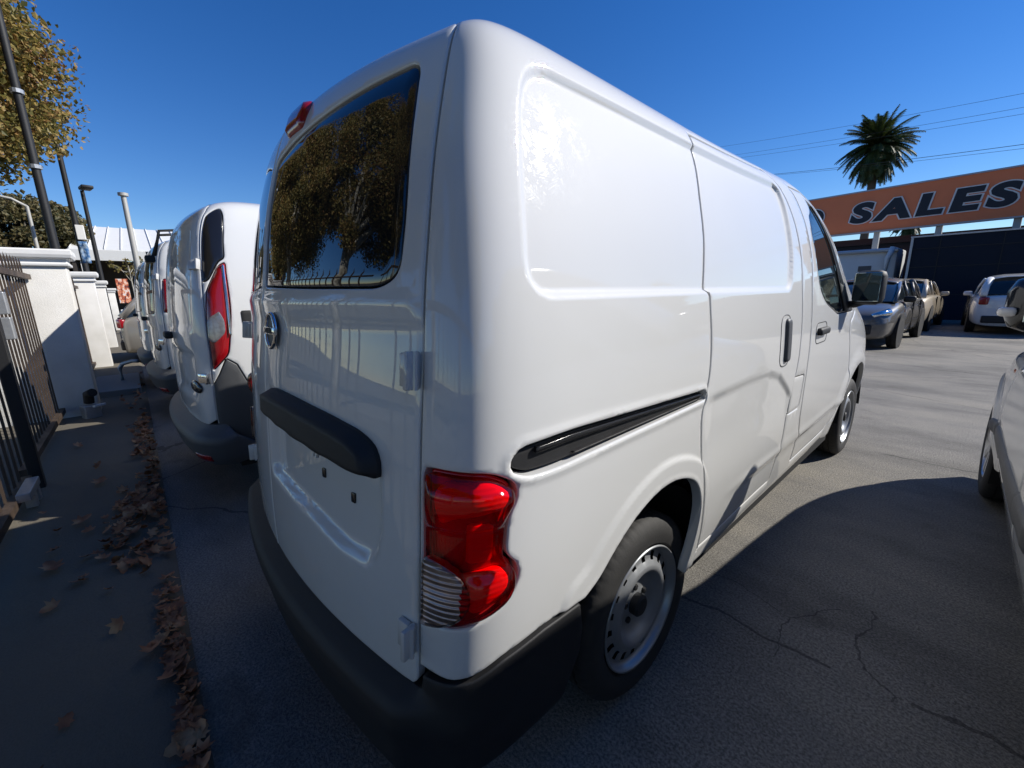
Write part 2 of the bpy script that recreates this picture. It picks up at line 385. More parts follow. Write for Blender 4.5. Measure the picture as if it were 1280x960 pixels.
TAIL = rounded([(.740, .990, .012), (.80, .992, .05), (.86, .985, .04), (.905, .958, .04), (.912, .93, .03), (.892, .895, .02), (.889, .82, .02), (.918, .792, .02), (.924, .76, .03), (.908, .727, .04), (.870, .703, .04), (.81, .682, .04), (.745, .680, .012)], .03)
d_rec = recess(REC, .011, .012); ARC = np.array(ARCH)
def d_side(X):
    d = d_rec(X); s, t = X[:, 0], X[:, 1]
    k = (s > .9) & (s < 1.9) & (t < 1.0)                    # flare round the rear arch
    if k.any(): q = pdist(ARC, X[k], False); d[k] += .0065*(1-sm((q-.060)/.016))+.0015*(1-sm((q-.012)/.008))
    kf = np.hypot(s-4.02, t-.36); d += .012*(1-sm((kf-.46)/.05))*(s > 3.3)
    hl = np.interp(s, [1.6, 1.8, 2.05, 2.25, 2.38, 2.50, 2.58, 2.7], [.978, .985, .99, .985, .955, .885, .83, .80])
    kk = (s > 1.66) & (s < 2.75); fade = sm((t-.62)/.22)*sm((s-1.66)/.1)*sm((2.60-s)/.08)
    d += np.where(kk, -.009*sm((hl-t)/.035)*fade, 0)
    kr = (s > 1.9) & (s < 3.8); d += np.where(kr, .005*np.exp(-((t-.565)/.022)**2)*sm((s-1.85)/.5)-.008*sm((.575-t)/.06)*sm((s-1.85)/.6), 0)
    q = sdf(RAIL, X); d += .004*np.exp(-((q+.010)/.008)**2)*(q > -.2)
    return d
outer = SEAM+TOPD+[(0., VS.T-.006), (3.0, VS.T-.006), (VS.S-.004, VS.T-.006), (VS.S-.004, 1.9), (VS.S-.005, .33)]+FARCH[::-1]+[(3.4, .330), (1.9, .330)]+ARCH+[(1.05, .598), (.99, .600), (.90, .590), (.84, .568), (.80, .558)]
WSH = rounded([(4.52, 1.17), (4.50, 1.45, .1), (4.46, 1.80), (VS.S+.2, 1.80, 0), (VS.S+.2, 1.17, 0)], .05)
WSH_ = np.array([(min(a, VS.S-.03), b) for a, b in WSH])
HLT = rounded([(4.62, .80), (4.66, 1.02), (5.0, 1.0), (5.05, .82)], .04)
shell = panel(VS, 'body_shell', outer, WHITE, van, step=.030, fine=(.0075, .70, .34, 1.92, 1.83), disp=d_side, holes=[SLIDE, FDOOR, RAIL, TAIL, WSH_, FUEL, HLT], gap=.0028, skirt=.03)
slide = panel(VS, 'sliding_door', SLIDE, WHITE, van, step=.0085, disp=d_side, gap=.0028)
def d_front(X): return d_side(X)
GL = rounded([(3.60, 1.72, .06), (3.10, 1.63, .05), (2.96, 1.54, .05), (2.90, 1.41, .1), (2.94, 1.29, .06), (3.08, 1.215, .06), (3.40, 1.150, .05), (4.02, 1.150, .03), (4.10, 1.30, .05), (4.14, 1.55, .1), (4.05, 1.70, .06)], .04)
fdoor = panel(VS, 'front_door', FDOOR, WHITE, van, step=.016, disp=d_side, gap=.0028, holes=[GL])
panel(VS, 'fuel_flap', FUEL, WHITE, van, step=.02, disp=d_side, gap=.0022)
fg = panel(VS, 'window', GL, GLASS, fdoor, step=.03, off=-.006, skirt=.004, gap=.001)
# the front frame of the glass: black divider and corner sail that carries the mirror
o = panel(VS, 'window_divider', [(3.70, 1.155), (3.735, 1.155), (3.92, 1.69), (3.885, 1.70)], BLACKP, fdoor, step=.02, off=.001, skirt=.006)
panel(VS, 'mirror_sail', [(3.735, 1.153), (4.02, 1.153), (4.09, 1.30), (3.79, 1.32)], BLACKP, fdoor, step=.02, off=.002, skirt=.008)
panel(VS, 'windscreen', [(4.53, 1.18), (4.51, 1.45), (4.47, 1.79), (VS.S-.005, 1.79), (VS.S-.005, 1.18)], GLASS, van, step=.04, off=-.004)
panel(VS, 'headlight', HLT, CHROME, van, step=.03, gap=.003)
# rail in its groove
rail = panel(VS, 'door_rail', RAIL, BLACKP, van, step=.012, off=-.012, gap=.0045, skirt=.02, er=.002)
b1 = [(.955, 1.014), (1.05, 1.017), (1.30, 1.008), (1.655, .996), (1.657, .990), (1.30, 1.0), (1.04, 1.005), (.955, 1.003)]
panel(VS, 'rail_bead', b1, GLOSSK, rail, step=.01, off=-.002, er=.001, skirt=.008)
b2 = [(1.06, .976), (1.30, .980), (1.655, .985), (1.655, .9815), (1.30, .976), (1.06, .972)]
panel(VS, 'rail_bead', b2, BLACKP, rail, step=.01, off=-.003, er=.001, skirt=.008)
# inner dark skin so that seams and arches look into the dark
def inner(surf, parent, arches, tmin=.3, off=-.045):
    s = np.linspace(-surf.S+.01, surf.S-.01, 170); t = np.linspace(tmin, surf.T-.02, 60); A, B = np.meshgrid(s, t); P = surf(A, B)+surf.nrm(A, B)*off
    F = []; w_ = len(s)
    for j in range(len(t)-1):
        for i in range(w_-1):
            if any(math.hypot(abs(s[i])-a, t[j]-b) < r for a, b, r in arches): continue
            F.append((j*w_+i, j*w_+i+1, (j+1)*w_+i+1, (j+1)*w_+i))
    return mesh_obj('inner_frame', P.reshape(-1, 3), F, DARK, parent)
inner(VS, van, [(1.45, .36, .36), (4.02, .36, .42)])
mb = MB(); mb.box((0, .42, .34), (1.3, .45, .22)); mb.box((0, 2.4, .33), (1.5, 2.1, .24)); mb.box((0, 4.3, .3), (1.2, .5, .2)); mb.box((0, .93, .5), (1.1, .62, .2))
mb.box((0, .95, .3), (1.2, .07, .07))
mb.build('underbody', DARK, van)
for yy in (.93, 3.855):
    for sx in (1, -1):
        q = MB(); q.lathe([(.375, sx*.80), (.375, sx*.52), (.05, sx*.52)], (0, yy, .335), 0, 32, skip=lambda k, j: k > 15); q.build('wheel_housing', DARK, van, smooth=True)
# tail lamp
def lamp_disp(X):
    s, t = X[:, 0], X[:, 1]; q = sdf(TAIL, X)
    d = .010+.006*sm(q/.02)
    up = ((t-.935)/.05)**2; lo = ((t-.745)/.055)**2
    d += .020*np.clip(1-up, 0, 1)**.6*sm(q/.03)+.018*np.clip(1-lo, 0, 1)**.6*sm(q/.03)*sm((s-.80)/.04)
    return d
lamp = panel(VS, 'tail_light', TAIL, simple('lamp_housing', (.55, .010, .016), .25, metal=.3, coat=.5), van, step=.01, off=-.014, gap=.0030, skirt=.01, label='tall red tail light on the right rear corner')
panel(VS, 'red_lens', inset(resample(TAIL, .008), .007), RLENS, lamp, step=.007, disp=lamp_disp, off=-.007, skirt=.016, er=.003)
RM_RED = NB('red_reflector'); wv = RM_RED.n('ShaderNodeTexWave', wave_type='BANDS', bands_direction='Z'); wv.inputs['Scale'].default_value = 30
RM_RED.l(RM_RED.co, wv.inputs['Vector']); RM_RED.set(Base_Color=(1., .62, .56), Metallic=.0, Roughness=.3); RM_RED.bump(wv.outputs['Fac'], .25, .002)
panel(VS, 'lamp_reflector', rounded([(.765, .972), (.86, .970), (.895, .945), (.885, .915), (.800, .905), (.765, .88)], .03), RM_RED.m, lamp, step=.01, disp=lambda X: .012*np.clip(1-((X[:, 1]-.937)/.036)**2, 0, 1), off=-.006, skirt=.01)
panel(VS, 'lamp_reflector', rounded([(.815, .895), (.868, .885), (.868, .815), (.815, .815)], .006), RM_RED.m, lamp, step=.01, off=-.006, skirt=.01)
panel(VS, 'lamp_reflector', rounded([(.80, .795), (.885, .80), (.905, .765), (.885, .735), (.83, .705), (.815, .75)], .02), RM_RED.m, lamp, step=.01, disp=lambda X: .010*np.clip(1-((X[:, 1]-.755)/.05)**2, 0, 1), off=-.006, skirt=.01)
a = np.linspace(-math.pi/2, math.pi/2, 18); rev = [(.753+.074*math.cos(x), .755+.068*math.sin(x)) for x in a]
panel(VS, 'reverse_lamp', rev, REFL_B, lamp, step=.006, disp=lambda X: .013+.0014*np.sin(X[:, 1]*2*math.pi/.0105), off=-.0, skirt=.02, er=.002)
panel(VS, 'reverse_lens', rev, CLENS, lamp, step=.012, disp=lambda X: np.full(len(X), .021), skirt=.014, er=.004)

# rear doors
def rdoor(s0, s1, bot):
    P = [(s0, bot), (s1, bot)]
    return P
BOT = .500
RD = SEAM+[(.762, 1.836), (.70, 1.846), (.45, 1.849), (-.02, 1.849), (-.062, 1.84)]+[(-.062, y) for y in np.linspace(1.78, .52, 12)]+[(-.062, BOT), (.3, BOT), (.69, BOT), (.722, .503), (.734, .522)]
LD = [(-a, b) for a, b in SEAM]+[(-.762, 1.836), (-.70, 1.846), (-.45, 1.849), (-.08, 1.849), (-.062, 1.84)]+[(-.062, y) for y in np.linspace(1.78, .52, 12)]+[(-.062, BOT), (-.3, BOT), (-.69, BOT), (-.722, .503), (-.734, .522)]
RWIN = rounded([(.690, 1.728, .03), (.688, 1.60, .1), (.684, 1.45, .1), (.668, 1.342, .05), (.61, 1.320, .03), (.30, 1.326, .1), (-.048, 1.338, .015), (-.046, 1.50, .1), (-.040, 1.672, .03), (.10, 1.692, .1), (.30, 1.708, .1), (.50, 1.722, .1)], .03)
LWIN = rounded([(-.690, 1.728, .03), (-.684, 1.60, .1), (-.678, 1.45, .1), (-.660, 1.345, .05), (-.60, 1.322, .03), (-.30, 1.326, .1), (-.088, 1.340, .02), (-.090, 1.50, .1), (-.095, 1.665, .03), (-.20, 1.69, .1), (-.50, 1.722, .1)], .03)
LIC = rounded([(-.03, 1.03), (.60, 1.0), (.605, .81), (.575, .735), (.46, .728), (.30, .755), (.05, .775), (-.03, .775)], .035)
d_lic = recess(LIC, .024, .026)
def d_rear(X):
    s, t = X[:, 0], X[:, 1]
    d = d_lic(X)-.005*sm((1.27-t)/.035)*(1-sm((1.20-t)/.15))            # soft waist step under the glass
    d += .004*np.exp(-((t-1.292)/.012)**2)*(np.abs(s) < .7)
    d += .006*(1-sm((np.abs(np.abs(s)-.735)-.0)/.03))*0
    return d
rd = panel(VS, 'rear_door', RD, WHITE, van, step=.0115, disp=d_rear, gap=.0030, holes=[RWIN], label='right rear door with the emblem, black trim bar and plate recess')
ld = panel(VS, 'rear_door', LD, WHITE, van, step=.018, disp=lambda X: d_rear(X)-d_lic(X), gap=.0030, holes=[LWIN], label='left rear door seen edge-on')
g = panel(VS, 'window', RWIN, TINT, rd, step=.03, off=-.004, gap=.002, skirt=.006, er=.002, label='dark tinted glass reflecting trees and sky')
panel(VS, 'window', LWIN, TINT, ld, step=.03, off=-.004, gap=.002, skirt=.006, er=.002)
for P_, pp in ((RWIN, rd), (LWIN, ld)):
    pass
# black trim bar above the plate
GARN = rounded([(.035, 1.048, .015), (.045, .972, .02), (.20, .960, .05), (.44, .944, .05), (.575, .936, .02), (.618, .940, .012), (.618, .975, .02), (.60, 1.006, .025), (.55, 1.027, .03), (.42, 1.042, .05), (.24, 1.052, .05), (.10, 1.054, .03)], .02)
gq = lambda X: .012+.030*sm((sdf(GARN, X))/.018)
gb = panel(VS, 'trim_bar', GARN, BLACKP, rd, step=.008, disp=gq, skirt=.06, er=.002)
mb = MB()
for s_, t_ in ((.335, .872), (.478, .850)):
    p0 = VS.at(s_, t_, -.0225); nn = Vector(VS.nrm(np.array(s_), np.array(t_)).tolist()); Mx = nn.to_track_quat('Y', 'Z').to_matrix().to_4x4()
    q = MB(); q.box(p0, (.016, .006, .024), M=Mx, bev=.002); q.build('plate_clip', GLOSSK, rd, smooth=True, sharp=40)
for s_ in (.36, .375):
    q = MB(); q.tube([VS.at(s_, .945, .01), VS.at(s_, .930, .012)], .005); q.build('screw', ZINC, rd, smooth=True, sharp=40)
def seat(s_, t_, off=0., surf=VS):
    """matrix with X along the skin, Z up the skin, -Y outward"""
    n = Vector(surf.nrm(np.array(float(s_)), np.array(float(t_))).tolist()); u = Vector((surf(s_, t_+.01)-surf(s_, t_-.01)).tolist()).normalized()
    x = u.cross(n)*-1; x = n.cross(u)*-1
    Mx = Matrix((x, -n, u)).transposed().to_4x4(); Mx.translation = surf.at(s_, t_, off); return Mx
# emblem
def emblem(parent, Mx, r, text):
    e = MB(); e.lathe([(r*.80, 0), (r*.80, -.005), (r*.90, -.009), (r, -.005), (r, 0)], (0, 0, 0), 1, 40); o = e.build('emblem', CHROME, parent, smooth=True); o.matrix_local = Mx
    k = MB(); k.lathe([(0.0005, -.001), (r*.81, -.001)], (0, 0, 0), 1, 32); k.build('emblem_back', GREYP, o)
    bb = MB(); bb.box((0, -.006, 0), (2*r*1.06, .007, r*.40), bev=.0015); bb.build('name_bar', CHROME, o, smooth=True, sharp=40)
    tc = bpy.data.curves.new('lettering', 'FONT'); tc.body = text; tc.size = r*.40; tc.align_x = 'CENTER'; tc.align_y = 'CENTER'; tc.extrude = .0004; tc.offset = .0006
    to = bpy.data.objects.new('tmp', tc); C.objects.link(to); bpy.context.view_layer.update()
    me = bpy.data.meshes.new_from_object(to.evaluated_get(bpy.context.evaluated_depsgraph_get())); bpy.data.objects.remove(to)
    me.materials.clear(); me.materials.append(BLACKP); l = bpy.data.objects.new('lettering', me); C.objects.link(l); l.parent = o
    l.matrix_local = Matrix.Translation((0, -.0102, 0)) @ Matrix.Rotation(R_(90), 4, 'X')
emblem(rd, seat(.055, 1.212, .004), .052, 'NISSAN')
# hinges
def hinge(parent, s_, t_, h=.062, sgn=1, surf=VS, m=None):
    Mx = seat(s_, t_, 0, surf); q = MB(); q.box((-sgn*.012, -.007, 0), (.030, .012, h), bev=.003); q.box((sgn*.012, -.018, 0), (.012, .034, h*1.12), bev=.004)
    q.tube([(sgn*.018, -.015, -h*.56), (sgn*.018, -.015, h*.56)], .0055); o = q.build('hinge', m or WHITE, parent, smooth=True, sharp=40); o.matrix_local = Mx; return o
for t_ in (1.168, .628):
    hinge(rd, .712, t_); hinge(ld, -.712, t_, sgn=-1)
# high brake light
BL = rounded([(.055, 1.715), (.045, 1.775), (.075, 1.795), (.185, 1.795), (.205, 1.77), (.19, 1.715)], .012)
bl = panel(VS, 'brake_light', BL, REDP, rd, step=.012, disp=lambda X: .004+.012*sm(sdf(BL, X)/.012), skirt=.02, er=.003)
# sliding door handle, front door handle
def handle(parent, s_, t_, w_, h_, m=BLACKP):
    E = rounded([(s_-w_/2, t_-h_/2), (s_+w_/2, t_-h_/2), (s_+w_/2, t_+h_/2), (s_-w_/2, t_+h_/2)], min(w_, h_)*.42)
    o = panel(VS, 'handle_bowl', E, m, parent, step=.012, disp=lambda X: d_side(X)+.002-.018*sm(sdf(E, X)/.03), skirt=.01, er=.001)
    return o
hb = handle(slide, 2.405, 1.085, .125, .215, GREYP)
q = panel(VS, 'door_handle', rounded([(2.40, .995), (2.455, .995), (2.455, 1.175), (2.40, 1.175)], .022), GREYP, slide, step=.01, disp=lambda X: d_side(X)+.012, skirt=.02, er=.008)
hb = handle(fdoor, 2.985, 1.075, .22, .105, BLACKP)
q = panel(VS, 'door_handle', rounded([(2.90, 1.065), (3.075, 1.065), (3.075, 1.10), (2.90, 1.10)], .015), BLACKP, fdoor, step=.012, disp=lambda X: d_side(X)+.022, skirt=.02, er=.008)
# bumper and lower wrap
e0 = .5
def d_bump(X):
    s, t = np.abs(X[:, 0]), X[:, 1]
    rear = 1-sm((s-.70)/.10)
    d = rear*(.045*sm((.505-t)/.03))+(1-rear)*.004
    d += -.05*sm((.30-t)/.12)+.012*np.exp(-((t-.43)/.05)**2)*sm((1.0-s)/.2)
    return d
BMP = [(-1.05, .588), (-.90, .583), (-.84, .562), (-.79, .552), (-.745, .545), (-.742, .505), (-.6, .505), (.6, .505), (.742, .505), (.745, .545), (.79, .552), (.84, .562), (.90, .583), (1.0, .593), (1.105, .588), (1.125, .50), (1.13, .42), (1.10, .30), (1.03, .235), (-1.05, .22)]
bump = panel(VS, 'rear_bumper', BMP, BLACKP, van, step=.014, disp=d_bump, gap=.001, skirt=.02, er=.004)
# left side of the body: mirror of the right
for o in (shell, slide, fdoor, rail, lamp): mirror_obj(o, van)
# wheels
def wheel(parent, y, sx, x=.800, r=.3015, rr=.205, steel=True, wid=.185, z=None):
    z = r if z is None else z; n = 250
    w_ = MB(); pr = []
    side = [(rr-.004, -.022), (rr+.010, -.006), (rr+.035, .000), (rr+.06, -.001), (r-.022, -.008), (r-.008, -.018), (r-.001, -.030)]
    mid = []; xx = -.030; gro = [(-.052, .006), (-.085, .006), (-.118, .006)]
    for gx, gw in [(-.055, .005), (-.0925, .006), (-.13, .005)]: mid += [(r+.0005, gx+gw), (r-.008, gx+gw-.0015), (r-.008, gx-gw+.0015), (r+.0005, gx-gw)]
    back = [(a_, -wid-b_) for a_, b_ in side[::-1]]
    prof = side+mid+back+[(rr-.02, -wid+.03)]
    V = []; m_ = len(prof)
    for k in range(n):
        t = 2*math.pi*k/n; sip = (k % 5 == 0)
        for j, (q, a_) in enumerate(prof):
            if 5 <= j <= 6 and sip: q -= .002
            elif j in (7, 10, 11, 14, 15, 18) and (k+(2 if j > 10 else 0)) % 5 == 0: q -= .004
            V.append((sx*a_, q*math.cos(t), q*math.sin(t)))
    F = [(k*m_+j, k*m_+j+1, ((k+1) % n)*m_+j+1, ((k+1) % n)*m_+j) for k in range(n) for j in range(m_-1)]
    w_.add(V, F)
    root = bpy.data.objects.new('wheel', None); C.objects.link(root); root.parent = parent; root.location = (sx*x, y, z)
    ty = w_.build('tyre', RUB, root, smooth=True, sharp=32)
    k_ = rr/.205
    if steel:
        rp = [(.2055, -.010), (.2035, -.004), (.199, -.006), (.196, -.020), (.190, -.030), (.184, -.034), (.178, -.030), (.158, -.028), (.150, -.024), (.138, -.014), (.128, -.010), (.118, -.013), (.104, -.030), (.092, -.042), (.072, -.046), (.05, -.044), (.034, -.040)]
        rp = [(a*k_, sx*b) for a, b in rp]; nn = 144
        q = MB(); q.lathe(rp, (0, 0, 0), 0, nn, skip=lambda k, j: j in (6, 7) and k % 8 < 3)
        q.build('rim', STEEL, root, smooth=True)
        q = MB(); q.lathe([(.035, sx*-.042), (.035, sx*-.018), (.028, sx*-.012), (.001, sx*-.012)], (0, 0, 0), 0, 24); q.build('hub_cap', BLACKP, root, smooth=True, sharp=40)
        for i in range(5):
            q = MB(); t = 2*math.pi*i/5+.3; q.lathe([(.011, sx*-.046), (.010, sx*-.036), (.001, sx*-.034)], (0, .057*math.cos(t), .057*math.sin(t)), 0, 6)
            q.build('wheel_nut', BLACKP, root)
    else:
        q = MB(); q.lathe([(rr, sx*-.008), (rr-.008, sx*-.006), (rr-.018, sx*-.03)], (0, 0, 0), 0, 48)
        for i in range(10):
            t = 2*math.pi*i/10; c_, s_ = math.cos(t), math.sin(t); tx = (-s_, c_)
            for u0, u1, h0, h1 in ((.05, rr-.012, .016, .022),):
                V = [(sx*-.018, u0*c_+h0*tx[0], u0*s_+h0*tx[1]), (sx*-.018, u0*c_-h0*tx[0], u0*s_-h0*tx[1]), (sx*-.010, u1*c_-h1*tx[0], u1*s_-h1*tx[1]), (sx*-.010, u1*c_+h1*tx[0], u1*s_+h1*tx[1])]
                V += [(sx*-.05, b_, c2) for a_, b_, c2 in V]; q.add(V, [(0, 1, 2, 3), (0, 4, 5, 1), (1, 5, 6, 2), (2, 6, 7, 3), (3, 7, 4, 0)])
        q.lathe([(.065, sx*-.03), (.06, sx*-.012), (.001, sx*-.010)], (0, 0, 0), 0, 24); q.build('rim', ALLOY, root, smooth=True, sharp=35)
    q = MB(); q.lathe([(rr-.004, sx*-.03), (rr-.02, sx*-.06), (rr-.025, sx*-.17), (.05, sx*-.16), (.05, sx*-.09), (.12, sx*-.085), (.13, sx*-.075), (.001, sx*-.074)], (0, 0, 0), 0, 32)
    q.build('brake_drum', DARK, root, smooth=True, sharp=40)
    return root
wr = wheel(van, .93, 1); wheel(van, 3.855, 1); wheel(van, .93, -1); wheel(van, 3.855, -1)
# door mirror on its arm
mr = bpy.data.objects.new('door_mirror', None); C.objects.link(mr); mr.parent = van; mr.location = (.890, 3.02, 1.255); mr.scale = (.74, .8, .78)
q = MB(); q.box((.045, .02, .035), (.20, .12, .245), bev=.045, rz=R_(-10)); q.build('mirror_shell', BLACKP, mr, smooth=True, sharp=60)
q = MB(); q.box((.040, -.043, .040), (.165, .006, .205), bev=.003, rz=R_(-10)); q.build('mirror_glass', simple('mirror_silver', (.55, .62, .58), .02, metal=1, var=.01), mr)
q = MB(); q.tube([(-.13, .05, -.09), (-.03, .03, -.085), (.03, .02, -.06)], .028, 10); q.box((-.12, .05, -.10), (.05, .16, .06), bev=.015); q.build('mirror_arm', BLACKP, mr, smooth=True, sharp=50)

CLEARD = simple('clear_lamp', (.24, .24, .26), .10, metal=.4, var=.6, vs=60, coat=.5)

# ---------------------------------------------------------------- the row of vans further along
TLV = [(.25, .80, .10, .05, .16, 4.2), (.40, .84, .06, .05, .17, 4.3), (.55, .88, .04, .05, .17, 4.35), (.75, .905, .04, .055, .17, 4.35), (.95, .915, .05, .055, .17, 4.3), (1.10, .91, .055, .055, .17, 4.0), (1.25, .895, .07, .055, .16, 3.7),
 (1.40, .865, .09, .055, .16, 3.5), (1.55, .825, .12, .055, .15, 3.3), (1.66, .79, .155, .055, .15, 3.05), (1.73, .755, .20, .055, .14, 2.9), (1.78, .70, .27, .055, .13, 2.75), (1.81, .60, .37, .05, .12, 2.5), (1.825, .45, .48, .04, .12, 2.3), (1.835, .25, .7, .02, .1, 2.1), (1.84, .08, .95, 0, .06, 2.0), (1.842, .004, 1.1, 0, .02, 1.98)]
def row_van(label, x, y, zs, windows, lamp_style, det=.02, emb=True, ladder=False, rz=0.):
    SF = Surf([(a*zs,)+tuple(c) for a, *c in TLV], hump=0.); k = zs/1.045
    v = thing('parked_van', label, 'van', (x, y, 0), rz, 'white vans parked in a row with their backs to the fence')
    T = lambda P: [(a, b*k)+tuple(c) for a, b, *c in P]
    se = smooth_line(T([(.888, .60), (.892, .9), (.892, 1.2), (.885, 1.45), (.865, 1.7), (.85, 1.83)]), 5)
    arch = [(1.50+.37*math.cos(a), .36+.37*math.sin(a)) for a in np.linspace(0, math.pi, 20)]
    top = T([(.80, 1.90), (.6, 1.915), (0, 1.92)])
    LAMP = rounded(T([(.900, .90, .02), (.985, .99, .03), (1.02, 1.20, .1), (1.035, 1.52, .02), (.975, 1.50, .03), (.91, 1.36, .03), (.895, 1.20, .1)]), .02) if lamp_style == 'tall' else rounded(T([(.905, 1.15), (.985, 1.15), (.985, 1.48), (.915, 1.48)]), .02)
    DP = rounded(T([(.893, 1.40), (.925, 1.42), (.98, 1.52, .02), (1.032, 1.545, .02), (1.02, 1.70), (.99, 1.80, .05), (.92, 1.86, .03), (.875, 1.80), (.888, 1.6, .1)]), .015)
    holes = [LAMP]+([DP] if lamp_style == 'tall' else [])
    low = T([(1.12, .56), (1.10, .72), (1.02, .93, .04), (.97, .97, .03), (.93, .88), (.895, .82), (.890, .57)]) if lamp_style == 'tall' else T([(1.12, .56), (.890, .56)])
    lowp = [p[:2] for p in low]
    shell_p = lowp[::-1]+[q for q in se if q[1] > lowp[-1][1]+.25*k]
    shell_p = [p for p in lowp[::-1]][:0]+lowp+[q for q in se if q[1] > lowp[-1][1]+.02]+top+[(0, SF.T-.006), (SF.S-.004, SF.T-.006), (SF.S-.004, .33), (1.9, .33)]+arch[1:-1]
    sh = panel(SF, 'body_shell', shell_p, WHITE2, v, step=.035, fine=(det, .8, .4, 1.3, 1.95), holes=holes, gap=.003, er=.004)
    mirror_obj(sh, v)
    if lamp_style == 'tall':
        panel(SF, 'lower_cladding', lowp+[(.890, .45*k), (1.0, .33), (1.9, .33)][::1][:2]+[(1.0, .30), (1.14, .36)], GREYP, v, step=.03, gap=.003)
        panel(SF, 'pillar_panel', DP, GLOSSK, v, step=.02, gap=.003)
        L = panel(SF, 'tail_light', LAMP, REDP, v, step=.012, disp=lambda X: .016*sm(sdf(LAMP, X)/.03), gap=.003)
        W_ = rounded(T([(.910, 1.20, .02), (.955, 1.23, .02), (.965, 1.24, .02), (.985, 1.19), (.985, 1.12), (.93, 1.06), (.905, 1.08)]), .02)
        panel(SF, 'reverse_lens', W_, CLEARD, L, step=.012, disp=lambda X: .021+0*X[:, 0], skirt=.01)
        panel(SF, 'lens_strip', rounded(T([(1.000, 1.10), (1.012, 1.10), (1.022, 1.50), (1.005, 1.50)]), .004), CHROME, L, step=.012, disp=lambda X: .020+0*X[:, 0], skirt=.01)
    else:
        panel(SF, 'tail_light', LAMP, REDP, v, step=.02, disp=lambda X: .016*sm(sdf(LAMP, X)/.03), gap=.003)
    for sg in (1, -1):
        D = [(sg*.012, .57*k)]+[(sg*a, b) for a, b in se]+[(sg*.80, 1.895*k), (sg*.5, 1.905*k), (sg*.012, 1.91*k)]
        D = [p for p in D]
        if sg > 0: D[0] = (.012, .57*k); D.insert(1, (.80, .555*k))
        else: D.insert(1, (-.80, .555*k))
        WN = rounded([(sg*.08, 1.12*k), (sg*.78, 1.14*k), (sg*.80, 1.45*k), (sg*.76, 1.72*k), (sg*.10, 1.76*k)], .05)
        pr = recess(rounded([(sg*.05, .72*k), (sg*.72, .74*k), (sg*.76, 1.00*k), (sg*.05, 1.0*k)], .06), .014, .05)
        pr2 = recess(WN, .010, .04)
        dd = lambda X: pr(X)+(0 if windows else pr2(X))
        o = panel(SF, 'rear_door', D, WHITE2, v, step=.022, disp=dd, gap=.003, holes=[WN] if windows else [])
        if windows: panel(SF, 'window', WN, TINT, o, step=.05, off=-.003, gap=.002)
        for t_ in (1.50*k, .86*k):
            q = MB(); q.box((-sg*.02, -.012, 0), (.05, .02, .055), bev=.004); q.box((sg*.012, -.018, 0), (.014, .03, .06), bev=.004)
            h_ = q.build('hinge', WHITE2 if t_ > 1.2 else CHROME, o, smooth=True, sharp=40); h_.matrix_local = seat(sg*.868, t_, 0, SF)
        if sg > 0:
            q = MB(); q.box((0, -.02, 0), (.16, .045, .045), bev=.012); h_ = q.build('door_handle', BLACKP, o, smooth=True, sharp=50); h_.matrix_local = seat(.10, 1.075*k, 0, SF)
            if emb:
                q = MB(); V = [(0, -.008, 0)]+[(.075*math.cos(a), -.006, .032*math.sin(a)) for a in np.linspace(0, 2*math.pi, 28, endpoint=False)]+[(.082*math.cos(a), .002, .038*math.sin(a)) for a in np.linspace(0, 2*math.pi, 28, endpoint=False)]
                q.add(V, [(0, 1+i, 1+(i+1) % 28) for i in range(28)]+[(1+i, 29+i, 29+(i+1) % 28, 1+(i+1) % 28) for i in range(28)])
                e_ = q.build('oval_badge', GLOSSK, o, smooth=True); e_.matrix_local = seat(.74, .80*k, .003, SF)
    if lamp_style == 'tall':
        panel(SF, 'plate_light', rounded([(1.07, 1.16*k), (1.13, 1.16*k), (1.13, 1.24*k), (1.07, 1.24*k)], .01), BLACKP, sh, step=.02, off=.004)
    db = lambda X: (1-sm((np.abs(X[:, 0])-.9)/.2))*(.085*sm((.56*k-X[:, 1])/.05)*(1-.4*sm((.40-X[:, 1])/.12)))+.004
    bp = panel(SF, 'rear_bumper', [(-1.12, .56*k), (-.9, .57*k), (.88, .57*k), (.93, .57*k), (1.1, .36), (1.1, .32), (-1.12, .32)], GREYP, v, step=.03, disp=db)
    for sg in (1, -1): panel(SF, 'reflector', rounded([(sg*.74, .36), (sg*.86, .36), (sg*.86, .41), (sg*.74, .41)], .008), REDP, bp, step=.02, disp=lambda X: db(X)+.004, skirt=.01)
    inner(SF, v, [(1.50, .36, .38), (4.0, .36, .4)], tmin=.36)
    q = MB(); q.box((0, 2.2, .36), (1.5, 3.9, .24)); q.build('underbody', DARK, v)
    for yy in (.98, 3.75):
        for sx in (1, -1): wheel(v, yy, sx, x=.85, r=.325, rr=.205)
    if ladder:
        q = MB(); q.tube([(-.45, .30, 1.80), (-.47, .12, 1.78), (-.45, .06, 1.62)], .010); q.tube([(-.36, .30, 1.82), (-.37, .12, 1.80), (-.36, .07, 1.62)], .010); q.build('roof_wire', BLACKP, v, smooth=True)
        q = MB(); q.box((-.44, .04, 1.60), (.12, .06, .05), bev=.01); q.build('wire_bracket', BLACKP, v)
    return v
row_van('white windowless van with tall red tail lights and black rear pillars, second in the row', -2.42, -.02, 1.045, False, 'tall', .016, ladder=True)
row_van('white van with dark rear door glass and short red tail lights, third in the row', -5.12, -.09, 1.075, True, 'short', .05, emb=True)
row_van('white van almost hidden behind its neighbour, fourth in the row', -7.5, -.16, 1.06, True, 'short', .06, emb=False)

